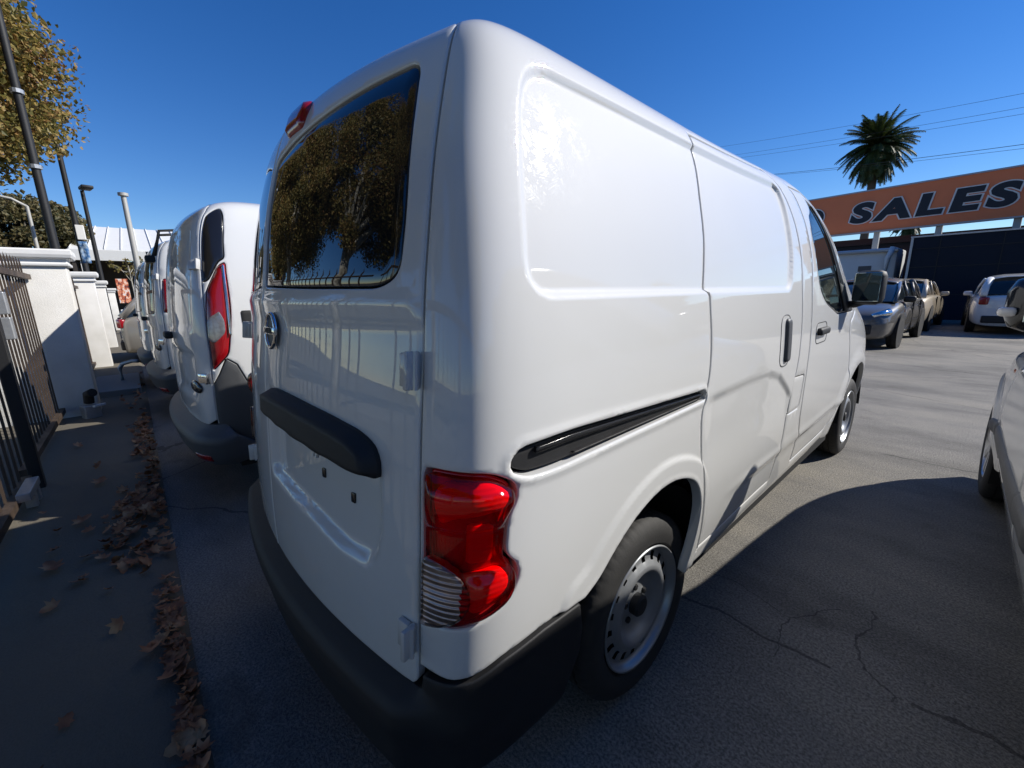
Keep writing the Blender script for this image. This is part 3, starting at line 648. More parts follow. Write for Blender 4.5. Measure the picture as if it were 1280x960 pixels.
# ---------------------------------------------------------------- the silver white car right beside the camera
SL = Surf([(.22, .84, .10, .10, .25, 4.30), (.35, .875, .05, .11, .26, 4.40), (.50, .895, .03, .12, .27, 4.45), (.65, .90, .03, .12, .27, 4.45), (.80, .893, .04, .12, .27, 4.40), (.92, .878, .05, .12, .26, 4.22), (1.019, .85, .07, .12, .26, 3.75),
 (1.090, .825, .10, .12, .25, 3.40), (1.245, .79, .16, .12, .24, 3.16), (1.428, .745, .24, .12, .22, 2.90), (1.598, .70, .34, .12, .2, 2.62), (1.711, .655, .45, .12, .18, 2.40), (1.790, .59, .58, .11, .16, 2.2), (1.832, .48, .75, .09, .14, 2.1), (1.853, .3, .95, .05, .1, 2.0), (1.867, .1, 1.2, .0, .06, 1.95), (1.870, .004, 1.3, 0, .02, 1.93)], hump=0.)
car0 = thing('parked_car', 'silver white car with black side moulding, cut off by the right edge of the picture', 'car', (2.515, .02, 0), R_(2.0))
SILVER = paint('pearl_paint', (.60, .61, .60), .3, scratches=False)
def y2s(y): a = np.linspace(.3, SL.S, 900); P = SL(a, np.full_like(a, .65)); return float(a[np.argmin(np.abs(P[:, 1]-y)+(P[:, 0] < .5)*9)])
sw = y2s(3.66); sr = y2s(.90)
A1 = [(sw+.37*math.cos(a), .34+.37*math.sin(a)) for a in np.linspace(0, math.pi, 22)]; A2 = [(sr+.37*math.cos(a), .34+.37*math.sin(a)) for a in np.linspace(0, math.pi, 22)]
wins = [rounded([(y2s(1.9)+.03, 1.10), (y2s(2.95), 1.10), (y2s(2.75), 1.42), (y2s(2.45), 1.64), (y2s(1.9)+.03, 1.67)], .05), rounded([(y2s(1.0), 1.10), (y2s(1.9)-.04, 1.10), (y2s(1.9)-.04, 1.67), (y2s(1.1), 1.65)], .05), rounded([(y2s(.50), 1.14), (y2s(.95), 1.10), (y2s(1.02), 1.64), (y2s(.80), 1.60)], .05)]
RW = rounded([(0, 1.16, .001), (.60, 1.16), (.55, 1.62), (0, 1.66, .001)], .06); TLT = rounded([(.62, .86), (.86, .86), (.90, 1.06), (.66, 1.08)], .03); WSN = rounded([(SL.S-.012, 1.12, .001), (4.55, 1.10), (4.42, 1.60), (SL.S-.012, 1.72, .001)], .05); HLN = rounded([(4.45, .74), (4.62, .90), (4.95, .86), (4.9, .74)], .03)
seams = [smooth_line([(y2s(3.02), .42), (y2s(3.05), .7), (y2s(3.0), .95), (y2s(2.97), 1.02)], 5), smooth_line([(y2s(1.92), .42), (y2s(1.92), 1.0)], 5)]
sa = [np.array(q) for q in seams]
def d_car(X):
    d = 0*X[:, 0]
    for q in sa: d -= .006*np.exp(-(pdist(q, X, False)/.006)**2)
    for a_, b_ in ((sw, .34), (sr, .34)): h = np.hypot(X[:, 0]-a_, X[:, 1]-b_); d += .014*(1-sm((h-.42)/.05))
    return d+.006*sm((.93-X[:, 1])/.03)-.012*sm((.50-X[:, 1])/.12)
for sg in (1, -1):
    mr_ = lambda P: [(sg*a, b) for a, b in P]
    dc = (lambda X: d_car(np.abs(X)))
    o = panel(SL, 'body_shell', mr_([(0, SL.T-.006), (SL.S-.004, SL.T-.006), (SL.S-.004, .30)]+A1+A2+[(0, .30)]), SILVER, car0, step=.03, fine=(.012, -4.1, .45, -1.2, 1.05) if sg < 0 else None, disp=dc, holes=[mr_(w_) for w_ in wins+[TLT, HLN]])
    panel(SL, 'rear_window', mr_(RW), TINT, o, step=.05, off=.003, skirt=.01); panel(SL, 'windscreen', mr_(WSN), GLASS, o, step=.05, off=.003, skirt=.01)
    panel(SL, 'tail_light', mr_(TLT), REDP, o, step=.03, off=.004, gap=.003); panel(SL, 'headlight', mr_(HLN), CHROME, o, step=.03, gap=.003)
    panel(SL, 'bumper_trim', mr_([(.01, .28), (.95, .28), (.95, .46), (.6, .52), (.01, .52)]), BLACKP, o, step=.04, off=.012)
    for w_ in wins: panel(SL, 'side_window', mr_(w_), GLASS, o, step=.05, off=-.004, gap=.002)
inner(SL, car0, [(sw, .34, .36), (sr, .34, .36)])
for yy in (3.66, .90):
    for sx in (1, -1): wheel(car0, yy, sx, x=.872, r=.335, rr=.215, steel=False)
    for sx in (1, -1): q = MB(); q.lathe([(.37, sx*.86), (.37, sx*.55), (.05, sx*.55)], (0, yy, .345), 0, 28, skip=lambda k, j: k > 15 and k < 27); q.build('wheel_housing', DARK, car0, smooth=True)
q = MB(); q.box((0, 2.2, .32), (1.5, 3.9, .24)); q.build('underbody', DARK, car0)
def side_panel(name, P, m, r=.02, out=.01, par=car0):
    P = rounded([(-y2s(a), b) for a, b in P], r); return panel(SL, name, P, m, par, step=.015, disp=lambda X: d_car(np.abs(X))+out*sm(sdf(P, X)/.012), skirt=.01, er=.003)
side_panel('side_moulding', [(3.035, .525), (3.26, .525), (3.26, .59), (3.035, .61)], GREYP, .02, .010)
side_panel('side_moulding', [(1.62, .55), (3.015, .525), (3.015, .61), (1.62, .645)], GREYP, .02, .010)
side_panel('handle_bowl', [(1.98, .845), (2.20, .845), (2.20, .955), (1.98, .955)], GLOSSK, .05, -.014)
side_panel('door_handle', [(1.96, .905), (2.20, .905), (2.20, .932), (1.96, .932)], CHROME, .012, .03)
side_panel('fender_badge', [(2.86, .895), (2.96, .895), (2.96, .93), (2.86, .93)], CHROME, .012, .006)
side_panel('side_marker', [(3.12, .86), (3.20, .86), (3.20, .885), (3.12, .885)], AMB, .01, .004)
mr = bpy.data.objects.new('door_mirror', None); C.objects.link(mr); mr.parent = car0; mr.location = (-.895, 2.43, 1.215)
q = MB(); q.box((0, .02, .0), (.20, .15, .215), bev=.06); q.build('mirror_shell', GLOSSK, mr, smooth=True, sharp=80)
q = MB(); q.box((.02, -.058, .01), (.145, .006, .155), bev=.002); q.build('mirror_glass', bpy.data.materials['mirror_silver'], mr)
q = MB(); q.box((-.095, -.02, -.03), (.05, .07, .035), bev=.012); q.build('turn_signal', simple('clear_plastic', (.75, .72, .68), .15, coat=.5), mr, smooth=True, sharp=60)
q = MB(); q.tube([(.08, .03, -.06), (.19, .04, -.055)], .03, 10); q.build('mirror_arm', BLACKP, mr, smooth=True)

# ---------------------------------------------------------------- cars parked across the lot
def car(name, label, cat, loc, rz, pm, L=4.6, W=.90, kind='sedan', group=None, rear='red', belt=None):
    c = thing(name, label, cat, loc, rz, group)
    # lower body: y 0 at the tail, L at the nose
    st = {'sedan': [(0, .80, .80), (.06, .90, .86), (.35, .97, .93), (1.0, 1, .98), (2.0, 1, .98), (3.0, 1, .96), (3.5, .99, .92), (4.0, .96, .84), (4.4, .88, .74), (4.58, .72, .62)],
          'hatch': [(0, .82, .86), (.08, .92, .96), (.4, .98, 1.0), (1.0, 1, 1.01), (2.0, 1, 1.0), (3.0, 1, .99), (3.4, .99, .96), (3.9, .96, .88), (4.25, .88, .76), (4.42, .72, .62)]}[kind]
    V = []; n = 0
    for y, wf, zb in st:
        w_ = W*wf; r = [(0, zb+.035), (.5*w_, zb+.03), (.80*w_, zb+.012), (.90*w_, zb-.02), (.955*w_, zb-.08), (.985*w_, zb*.78), (w_, .56), (.985*w_, .40), (.95*w_, .27), (.80*w_, .20), (0, .20)]
        ring = r+[(-a, b) for a, b in r[-2:0:-1]]; n = len(ring); V += [(a, y*L/st[-1][0], b) for a, b in ring]
    m_ = len(st); F = [(i*n+k, i*n+(k+1) % n, (i+1)*n+(k+1) % n, (i+1)*n+k) for i in range(m_-1) for k in range(n)]+[tuple(range(n))[::-1], tuple((m_-1)*n+k for k in range(n))]
    q = MB(); q.add(V, F); body = q.build('body', pm, c, smooth=True); md = body.modifiers.new('s', 'SUBSURF'); md.levels = md.render_levels = 2
    G = {'sedan': ((.50, .95), (1.25, 1.40), (2.10, 1.45), (2.75, 1.36), (3.62, .93)), 'hatch': ((.10, .98), (.45, 1.42), (1.6, 1.50), (2.5, 1.42), (3.45, .96))}[kind]
    (ya, za), (yb, zb_), (yc, zc), (yd, zd), (ye, ze) = G
    def ring(y, z, zb0, wb=.80, wt=.66):
        f = (z-zb0)/max(zc-zb0, .1); wb_, wt_ = W*wb, W*(wb+(wt-wb)*max(f, .02))
        r = [(0, z+.01), (.6*wt_, z), (.92*wt_, z-.035*f), (wt_, z-.09*f), (wb_, zb0-.02)]
        return [(a, y, b) for a, b in r+[(-a, b) for a, b in r[:0:-1]]]
    sts = [(ya, za+.02, za), (.5*(ya+yb), .5*(za+zb_)+.03, za), (yb, zb_, za+.01), (yc, zc, .97), (yd, zd, .97), (.5*(yd+ye), .5*(zd+ze)+.03, .95), (ye, ze+.02, ze)]
    V = []; 
    for s_ in sts: rr_ = ring(*s_); n = len(rr_); V += rr_
    F = [(i*n+k, i*n+k+1, (i+1)*n+k+1, (i+1)*n+k) for i in range(len(sts)-1) for k in range(n-1)]
    F += [(i*n+n-1, i*n, (i+1)*n, (i+1)*n+n-1) for i in range(len(sts)-1)]
    F = [f for f in F]
    q = MB(); q.add(V, F); gh = q.build('windows', GLASS, c, smooth=True, sharp=45)
    # roof skin and pillars a little proud of the glass
    V = []; F = []; up = 1.012
    rs = [s_ for s_ in sts[2:5]]; ys_ = np.linspace(rs[0][0]-.06, rs[2][0]+.05, 9)
    for y in ys_:
        z = np.interp(y, [a[0] for a in rs], [a[1] for a in rs]); wt_ = W*.665
        r = [(0, z+.022), (.6*wt_, z+.012), (.93*wt_, z-.022), (1.03*wt_, z-.085)]
        full = r[::-1]+[(-a, b) for a, b in r[1:]]; V += [(a, y, b) for a, b in full]
    for i in range(8):
        for k in range(6): F.append((i*7+k, i*7+k+1, (i+1)*7+k+1, (i+1)*7+k))
    q = MB(); q.add(V, F); rf = q.build('roof', pm, c, smooth=True); md = rf.modifiers.new('t', 'SOLIDIFY'); md.thickness = .015
    for sx in (1, -1):
        tp = lambda y, z, w_: (sx*W*w_, y, z)
        for P, r in (([tp(ye+.02, ze, .80), tp(.5*(yd+ye), .5*(zd+ze)+.0, .765), tp(yd, zd-.03, .70)], .035), ([tp(ya-.03, za-.02, .79), tp(.5*(ya+yb), .5*(za+zb_)-.0, .76), tp(yb, zb_-.03, .69)], .06 if kind == 'sedan' else .07),
                     ([tp(yc+.1, .96, .808), tp(yc+.1, zc-.08, .675)], .028), ([tp(yb+.1, .97, .81), tp(yb+.05, zb_-.07, .69)], .05)):
            q = MB(); q.tube(P, r, 8); q.build('pillar', pm, c, smooth=True)
        # lamps
        if kind == 'sedan': hl = [(.60, 4.36, .68), (.84, 4.10, .76)]; tl = [(.55, .02, .80), (.87, .22, .80)]
        else: hl = [(.60, 4.15, .70), (.84, 3.9, .8)]; tl = [(.66, .03, .84), (.85, .14, .84)]
        q = MB(); q.tube([(sx*W*hl[0][0], hl[0][1]*L/4.5+.03, hl[0][2]), (sx*W*hl[1][0], hl[1][1]*L/4.5+.06, hl[1][2])], [.05, .075], 10); q.build('headlight', CHROME, c, smooth=True)
        q = MB(); q.box((sx*W*.5*(tl[0][0]+tl[1][0]), .055 if kind == 'sedan' else .05, tl[0][2]), (W*(tl[1][0]-tl[0][0]), .12, .12 if kind == 'sedan' else .19), bev=.03, rz=sx*R_(24)); q.build('tail_light', REDP, c, smooth=True, sharp=60)
        q = MB(); q.box((sx*(W*.93+.05), ye-.45, .985), (.20, .11, .13), bev=.04); q.build('door_mirror', pm if rear == 'body' else BLACKP, c, smooth=True, sharp=70)
        for yy in (L*.19, L*.80):
            wheel(c, yy, sx, x=W*.995, r=.325, rr=.21, steel=False)
            q = MB(); q.lathe([(.001, sx*W*.992), (.375, sx*W*.992), (.38, sx*W*.9), (.001, sx*W*.9)], (0, yy, .34), 0, 28); q.build('wheel_arch', DARK, c, smooth=True, sharp=40)
        for yd_ in (L*.34, L*.56):
            q = MB(); q.box((sx*W*.985, yd_, .62), (.03, .008, .62)); q.build('door_gap', DARK, c)
            q = MB(); q.box((sx*W*.975, yd_+.12, .80), (.04, .15, .025), bev=.008); q.build('door_handle', pm, c)
    q = MB(); q.box((0, .02, .38), (W*1.5, .10, .18), bev=.03); q.build('bumper_insert', BLACKP, c)
    q = MB(); q.box((0, .005, .58), (.32, .05, .15), bev=.005); q.build('number_plate', ZINC, c)
    q = MB(); q.box((0, L-.04, .42), (W*1.25, .10, .20), bev=.03); q.build('grille', BLACKP, c)
    return c
GREYM = paint('grey_metallic', (.075, .070, .062), .45, scratches=False, metal=.1); BEIGE = paint('beige_paint', (.58, .49, .36), .4, scratches=False, metal=.05)
car('parked_car', 'dark grey sedan facing the camera just beyond the van mirror', 'car', (-.47, 15.35, 0), math.pi+R_(-2), GREYM, 4.6, .90, 'sedan')
car('parked_car', 'beige sedan behind the dark grey one with its tail towards the camera', 'car', (-.50, 15.55, 0), R_(-2), BEIGE, 4.6, .90, 'sedan', rear='body')
car('parked_car', 'white hatchback with a red tail light parked before the navy wall', 'car', (2.05, 16.0, 0), R_(3), WHITE2, 4.4, .92, 'hatch', rear='body')
car('parked_car', 'grey beige car with its tail to the fence, far end of the van row', 'car', (-11.1, -.40, 0), 0, paint('champagne_paint', (.30, .28, .25), .35, scratches=False, metal=.3), 4.5, .93, 'hatch')

# ---------------------------------------------------------------- ground
b = NB('asphalt_surface')
n1 = b.noise(.35, 6, .6); n2 = b.noise(9, 5, .7); n3 = b.ramp(b.noise(110, 3, .8), [(.38, (0, 0, 0)), (.62, (1, 1, 1))]); n4 = b.noise(500, 2)
col = b.mix(n3, (.075, .070, .062), (.38, .355, .31)); col = b.mix(b.math('MULTIPLY', n2, .55), col, (.15, .142, .127)); col = b.mix(b.math('MULTIPLY', b.math('SUBTRACT', n1, .40, clamp=True), 2.5), col, (.15, .14, .125))
wv = b.n('ShaderNodeVectorMath', operation='ADD'); b.l(b.co, wv.inputs[0])
nd = b.n('ShaderNodeTexNoise'); nd.inputs['Scale'].default_value = 2.2; nd.inputs['Detail'].default_value = 6; b.l(b.co, nd.inputs['Vector'])
sc = b.n('ShaderNodeVectorMath', operation='SCALE'); b.l(nd.outputs['Color'], sc.inputs[0]); sc.inputs['Scale'].default_value = .28; b.l(sc.outputs[0], wv.inputs[1])
vo = b.n('ShaderNodeTexVoronoi', feature='DISTANCE_TO_EDGE'); vo.inputs['Scale'].default_value = .42; b.l(wv.outputs[0], vo.inputs['Vector'])
cr = b.math('MULTIPLY', b.math('LESS_THAN', vo.outputs['Distance'], .0026), b.math('GREATER_THAN', b.noise(.9, 2), .38))
v2 = b.n('ShaderNodeTexVoronoi', feature='DISTANCE_TO_EDGE'); v2.inputs['Scale'].default_value = 1.5; b.l(wv.outputs[0], v2.inputs['Vector'])
cr = b.math('MAXIMUM', cr, b.math('MULTIPLY', b.math('LESS_THAN', v2.outputs['Distance'], .0032), b.math('GREATER_THAN', b.noise(.7, 3, .6, b.map(loc=(11, 3, 0))), .66)))
st = b.ramp(b.noise(.55, 7, .65, b.map((1, 2.2, 1), (0, 0, .5))), [(.40, (.72, .72, .72)), (.5, (1, 1, 1)), (.62, (1.25, 1.23, 1.18))])
col = b.mix(1., col, st, 'MULTIPLY')
pt = b.ramp(b.noise(1.7, 5, .7, b.map(loc=(5, 2, 0))), [(.60, (0, 0, 0)), (.68, (1, 1, 1))]); col = b.mix(b.math('MULTIPLY', pt, .45), col, (.065, .058, .048))
col = b.mix(b.math('MULTIPLY', cr, .6), col, (.015, .014, .013))
#oil = b.ramp(b.noise(1.1, 3, .5, b.map((1, 1, 1), loc=(3, 7, 0))), [(.62, (0, 0, 0)), (.72, (1, 1, 1))]); col = b.mix(b.math('MULTIPLY', oil, .35), col, (.05, .048, .045))
b.set(Base_Color=col, Roughness=.85); hh = b.math('ADD', b.math('MULTIPLY', n3, 1.), b.math('MULTIPLY', n4, .4)); hh = b.math('SUBTRACT', hh, b.math('MULTIPLY', cr, 3.)); b.bump(hh, .5, .006)
ASPH = b.m
gm = MB(); gm.add([(-300, -.17, 0), (300, -.17, 0), (300, 400, 0), (-300, 400, 0)], [(0, 1, 2, 3)]); tag(gm.build('parking_lot', ASPH), kind='structure')
b = NB('concrete_strip')
n1 = b.noise(1.2, 6, .6); n3 = b.noise(140, 4, .75); c = b.mix(n3, (.07, .060, .042), (.22, .19, .14)); c = b.mix(b.ramp(n1, [(.35, (0, 0, 0)), (.6, (1, 1, 1))]), c, (.10, .092, .075), 'MIX')
c = b.mix(.5, c, b.mix(n3, (.08, .068, .046), (.21, .18, .135))); b.set(Base_Color=c, Roughness=.9); b.bump(b.math('ADD', n3, n1), .6, .008)
CONC = b.m
# uneven strip of old paving between the lot and the fence, and the ground beyond it
X = np.arange(-40, 12, .12); Y = np.array([-1.6, -1.4, -1.2, -1.0, -.85, -.7, -.55, -.4, -.3, -.22, -.185, -.170]); V = []; F = []
from mathutils import noise as mn
for x in X:
    for y in Y: V.append((x, y, .004+(.030*sm((-.17-y)/.05) if y > -.23 else .030)+.012*mn.noise(Vector((x*1.3, y*2, 0)))*(y < -.2)))
k = len(Y)
for i in range(len(X)-1):
    for j in range(k-1): F.append((i*k+j, (i+1)*k+j, (i+1)*k+j+1, i*k+j+1))
tag(mesh_obj('pavement', V, F, CONC), kind='structure')
gm = MB(); gm.add([(-300, -400, -.004), (300, -400, -.004), (300, -.16, -.004), (-300, -.16, -.004)], [(0, 1, 2, 3)]); tag(gm.build('ground', CONC), kind='structure')
gm = MB(); gm.add([(-300, -14, .002), (300, -14, .002), (300, -5.2, .002), (-300, -5.2, .002)], [(0, 1, 2, 3)]); tag(gm.build('road', ASPH), kind='structure')

# ---------------------------------------------------------------- stucco piers and iron fence
STUC = NB('stucco'); n = STUC.noise(70, 6, .8); n0 = STUC.noise(2.5, 5)
STUC.set(Base_Color=STUC.mix(STUC.ramp(n0, [(.35, (0, 0, 0)), (.75, (1, 1, 1))]), (.74, .72, .68), (.60, .58, .53)), Roughness=.9); STUC.bump(n, .6, .008); STUC = STUC.m
CAPM = simple('painted_cap', (.76, .75, .72), .7, var=.08, vs=8, bump=.2)
IRON = NB('rusty_iron'); n = IRON.noise(7, 6, .7, IRON.map((1, 1, .25)))
IRON.set(Base_Color=IRON.ramp(n, [(.35, (.030, .022, .018)), (.55, (.085, .058, .040)), (.72, (.16, .115, .08))]), Roughness=.6, Metallic=.2); IRON = IRON.m
def pier(x, label, y0=-1.55, y1=-.60, zt=1.80):
    t = thing('gate_pier', label, 'pillar', (x, 0, 0), 0, 'stucco piers along the fence')
    q = MB(); q.box((0, .5*(y0+y1), .5*zt-.04), (.34, y1-y0, zt-.04), bev=.012); q.build('shaft', STUC, t, smooth=True, sharp=40)
    # moulded cap
    V = []; F = []; lv = [(zt-.13, .004), (zt-.125, .030), (zt-.10, .034), (zt-.085, .018), (zt-.055, .018), (zt-.045, .060), (zt-.01, .072), (zt+.035, .072), (zt+.045, .062), (zt+.050, .0)]
    for z, e in lv: V += [(-.17-e, y0-e, z), (.17+e, y0-e, z), (.17+e, y1+e, z), (-.17-e, y1+e, z)]
    for i in range(len(lv)-1):
        for j in range(4): F.append((i*4+j, i*4+(j+1) % 4, i*4+4+(j+1) % 4, i*4+4+j))
    F.append(tuple(len(lv)*4-4+j for j in range(4))); q = MB(); q.add(V, F); q.build('cap', CAPM, t, bevel=.006)
    return t
for i, (x, lab) in enumerate([(-5.45, 'white stucco pier nearest the camera with sun and a curved shadow on it'), (-10.2, 'white stucco pier second from the camera, beyond the iron fence'), (-14.9, 'third white stucco pier, narrow with a dark shadow at its foot'), (-24.5, 'farthest white stucco pier beside the orange printed board')]): pier(x, lab)
# one picket mesh shared by all
def picket_mesh(h=1.62):
    q = MB(); q.box((0, 0, h/2), (.013, .013, h)); V = [(-.0065, -.0065, h), (.0065, -.0065, h), (.0065, .0065, h), (-.0065, .0065, h), (0, 0, h+.05)]; q.add(V, [(0, 1, 4), (1, 2, 4), (2, 3, 4), (3, 0, 4)])
    o = q.build('picket', IRON); me = o.data; bpy.data.objects.remove(o); return me
PKM = picket_mesh()
def fence(x0, x1, y, label, zb=.08, name='iron_fence', sp=.14, gate=False, rails=(.13, 1.56)):
    t = thing(name, label, 'gate' if gate else 'fence', (x0, y, 0), 0, 'iron fence panels')
    for z in rails: q = MB(); q.box(((x1-x0)/2, .012, z), (x1-x0, .045, .05)); q.build('rail', IRON, t)
    n_ = int((x1-x0)/sp)
    for i in range(n_):
        c = bpy.data.objects.new('picket', PKM); C.objects.link(c); c.parent = t; c.location = ((i+.5)*sp, -.012, zb)
    return t
fence(-5.26, -2.95, -.90, 'rusty iron fence panel between the nearest pier and the black post')
fence(-2.78, -.4, -.86, 'iron gate panel at the left edge, nearest the camera', name='iron_gate', gate=True)
fence(-.3, 2.6, -.90, 'iron fence panel behind the photographer, seen in the rear door of the van')
fence(2.7, 5.6, -.90, 'iron fence panel behind the silver white car')
fence(-10.0, -5.65, -.86, 'iron fence panel between the first and the second pier')
fence(-14.7, -10.4, -.86, 'iron fence panel between the second and the third pier', sp=.16)
fence(-24.3, -15.1, -.86, 'long iron fence run between the third and the farthest pier', sp=.22)
t = thing('gate_post', 'black steel post with a zinc latch standing between gate and fence', 'post', (-2.87, -.82, 0))
q = MB(); q.box((0, 0, .88), (.065, .065, 1.76), bev=.006); q.build('post', BLACKP, t)
q = MB(); q.box((0, 0, .012), (.16, .16, .016)); q.build('base_plate', BLACKP, t)
q = MB(); q.box((-.20, .03, 1.30), (.075, .05, .15), bev=.006); q.box((-.20, .03, 1.13), (.075, .05, .15), bev=.006); q.build('latch_box', ZINC, t); q = MB(); q.tube([(-.02, .03, 1.24), (.25, .05, 1.235)], .008); q.build('latch_bar', ZINC, t, smooth=True)
t = thing('metal_bracket', 'whitish metal bracket under the gate at the left edge', 'bracket', (-2.45, -.80, 0)); q = MB(); q.box((0, 0, .16), (.34, .06, .05), bev=.004)
q.box((.0, .0, .09), (.05, .05, .09)); q.box((-.12, .0, .09), (.05, .05, .09)); q.build('bracket', ZINC, t)
t = thing('junction_box', 'small white and black electrical box at the foot of the nearest pier', 'box', (-5.12, -.66, 0))
q = MB(); q.box((0, 0, .10), (.12, .14, .15), rz=.4, bev=.01); q.build('box', ZINC, t); q = MB(); q.tube([(0, 0, .2), (.02, .01, .30), (.08, .05, .32)], .045, 12); q.build('elbow', BLACKP, t, smooth=True, sharp=50); q = MB(); q.box((.07, .08, .17), (.03, .12, .02), rz=.8); q.build('flap', simple('white_plastic', (.7, .7, .68), .4), t)
q = MB(); q.box((-7.2, -.48, .055), (1.7, .52, .11), bev=.01); tag(q.build('concrete_pad', simple('pad_concrete', (.20, .20, .19), .85, bump=.4)), 'low grey concrete pad beside the fence, past the first pier', 'slab')
q = MB(); q.tube([(-7.3, -.42, .10), (-7.3, -.42, .30), (-7.28, -.38, .36), (-7.2, -.26, .40), (-7.1, -.2, .40)], .028, 10); tag(q.build('bent_pipe', ZINC, smooth=True), 'bent grey pipe rising from the low concrete pad', 'pipe')

# ---------------------------------------------------------------- lamp posts beyond the fence
def lamp_post(x, y, h, r, label, head='box', m=BLACKP, name='lamp_post', cat='lamp post'):
    t = thing(name, label, cat, (x, y, 0), 0)
    q = MB(); q.tube([(0, 0, 0), (0, 0, .3), (0, 0, h)], [r*1.1, r, r*.72], 12); q.build('pole', m, t, smooth=True, sharp=60)
    if head == 'box':
        q = MB(); q.tube([(0, 0, h-.03), (.5, .12, h+.02)], .03, 8); q.build('arm', m, t, smooth=True); q = MB(); q.box((.55, .14, h+.02), (.62, .34, .11), bev=.03, rz=.2); q.build('lamp_head', m, t, smooth=True, sharp=50)
    if head == 'cap': q = MB(); q.lathe([(r*.8, -.05), (r*1.4, -.04), (r*1.4, .06), (.001, .07)], (0, 0, h), 2, 12); q.build('cap', m, t, smooth=True, sharp=40)
    if head == 'arm':
        q = MB(); q.tube([(0, 0, h-.02), (.02, -.35, h+.22), (.05, -1.0, h+.34), (.1, -1.9, h+.38)], [.05, .045, .04, .03], 8); q.build('arm', m, t, smooth=True); q = MB(); q.box((.1, -2.1, h+.36), (.18, .6, .1), bev=.03); q.build('lamp_head', m, t, smooth=True, sharp=50)
    for z in (h*.62, h*.47) if head == 'tall' else (): q = MB(); q.lathe([(r*.9, -.03), (r*1.25, -.03), (r*1.25, .03), (r*.9, .03)], (0, 0, z), 2, 12); q.build('band', ZINC, t)
    return t
lamp_post(-9.6, -.97, 7.5, .066, 'tall black steel post rising in front of the autumn tree at the left edge', 'tall')
t = lamp_post(-14.6, -.88, 5.6, .07, 'slim black lamp post with a flat head, second black post from the left', 'box')
q = MB(); q.box((.05, .06, 3.05), (.16, .16, .36), bev=.01); o = q.build('camera_box', CAPM, t); 
lamp_post(-22.6, -.86, 5.5, .085, 'black lamp post with a flat head in front of the white metal roof', 'box')
lamp_post(-20.6, .28, 5.15, .11, 'pale grey bare pole standing before the white metal roof', 'cap', m=simple('galvanised', (.42, .41, .38), .6, metal=.2), name='utility_pole', cat='pole')
lamp_post(-23.5, -2.5, 4.9, .07, 'thin street light with a curved arm before the round tree', 'arm', m=bpy.data.materials['galvanised'], name='street_light', cat='street light')
b = NB('blue_tarp'); b.set(Base_Color=b.ramp(b.noise(6, 4), [(.4, (.03, .12, .30)), (.6, (.35, .45, .55))]), Roughness=.5)
V = []; F = []
for i in range(8):
    for j in range(5): V.append((.04*mn.noise(Vector((i*.7, j*.9, 0)))*4, -.12+.06*j+.05*mn.noise(Vector((j, i, 3))), 2.95-.11*i))
for i in range(7):
    for j in range(4): F.append((i*5+j, i*5+j+1, i*5+j+6, i*5+j+5))
o = mesh_obj('blue_bag', V, F, b.m); o.location = (-14.4, -.82, .75); o.scale = (.7, .7, .7); md = o.modifiers.new('s', 'SOLIDIFY'); md.thickness = .01; tag(o, 'crumpled blue plastic caught on the slim black lamp post', 'plastic bag')

# ---------------------------------------------------------------- building with the white metal roof
ROOFW = simple('white_metal_roof', (.70, .70, .68), .55, var=.06, vs=3); WOODD = simple('dark_wood', (.035, .028, .022), .7)
bd = thing('shop_building', 'low shop with a white standing seam metal roof and a dark open front', 'building', (-28.6, 0, 0))
q = MB(); V = [(0, -2.0, 3.85), (0, 12, 3.85), (-5.2, 12, 5.55), (-5.2, -1.5, 5.55)]; V += [(a, b_, c_-.08) for a, b_, c_ in V]; q.add(V, [(0, 1, 2, 3), (4, 7, 6, 5), (0, 4, 5, 1), (1, 5, 6, 2), (2, 6, 7, 3), (3, 7, 4, 0)]); q.build('roof', ROOFW, bd)
for i in range(18):
    y = -1.95+i*.62
    if y > 9: break
    q = MB(); y2 = y+.42*max(0, 1-i/6); q.tube([(0.02, y, 3.87), (-5.2, y2, 5.58)], .035, 4); q.build('roof_seam', ROOFW, bd)
q = MB(); q.box((.05, 5, 3.55), (.12, 14.1, .50)); q.build('fascia', simple('fascia_paint', (.62, .62, .6), .6), bd)
q = MB(); q.box((-3.5, 5, 1.75), (.2, 14, 3.5)); q.build('back_wall', WOODD, bd); q = MB(); q.box((-2.5, -1.9, 1.75), (5, .15, 3.4)); q.build('side_wall', WOODD, bd)
for y in (-1.6, .9, 3.4, 6): q = MB(); q.box((-.1, y, 1.75), (.14, .14, 3.3)); q.build('post', CAPM, bd)
def text_mesh(txt, size, m, name, ext=.01, off=0., shear=0., sp=1., sx=1.):
    tc = bpy.data.curves.new(name, 'FONT'); tc.body = txt; tc.size = size; tc.align_x = 'LEFT'; tc.align_y = 'BOTTOM_BASELINE'; tc.extrude = ext; tc.offset = off; tc.shear = shear; tc.space_character = sp; tc.resolution_u = 5
    to = bpy.data.objects.new('tmp', tc); C.objects.link(to); bpy.context.view_layer.update()
    me = bpy.data.meshes.new_from_object(to.evaluated_get(bpy.context.evaluated_depsgraph_get())); bpy.data.objects.remove(to); me.materials.clear(); me.materials.append(m)
    o = bpy.data.objects.new(name, me); C.objects.link(o); return o
wt = thing('shop_sign', 'dark sign with the pale outlined letters ON under the white roof', 'sign', (-26.9, 1.0, 3.0)); q = MB(); q.box((-.04, .55, .3), (.05, 1.5, .75)); q.build('board', GLOSSK, wt)
o = text_mesh('ON', .62, CAPM, 'lettering', .01, .01); o.parent = wt; o.rotation_euler = (R_(90), 0, R_(90)); o.location = (0, 0, .08)
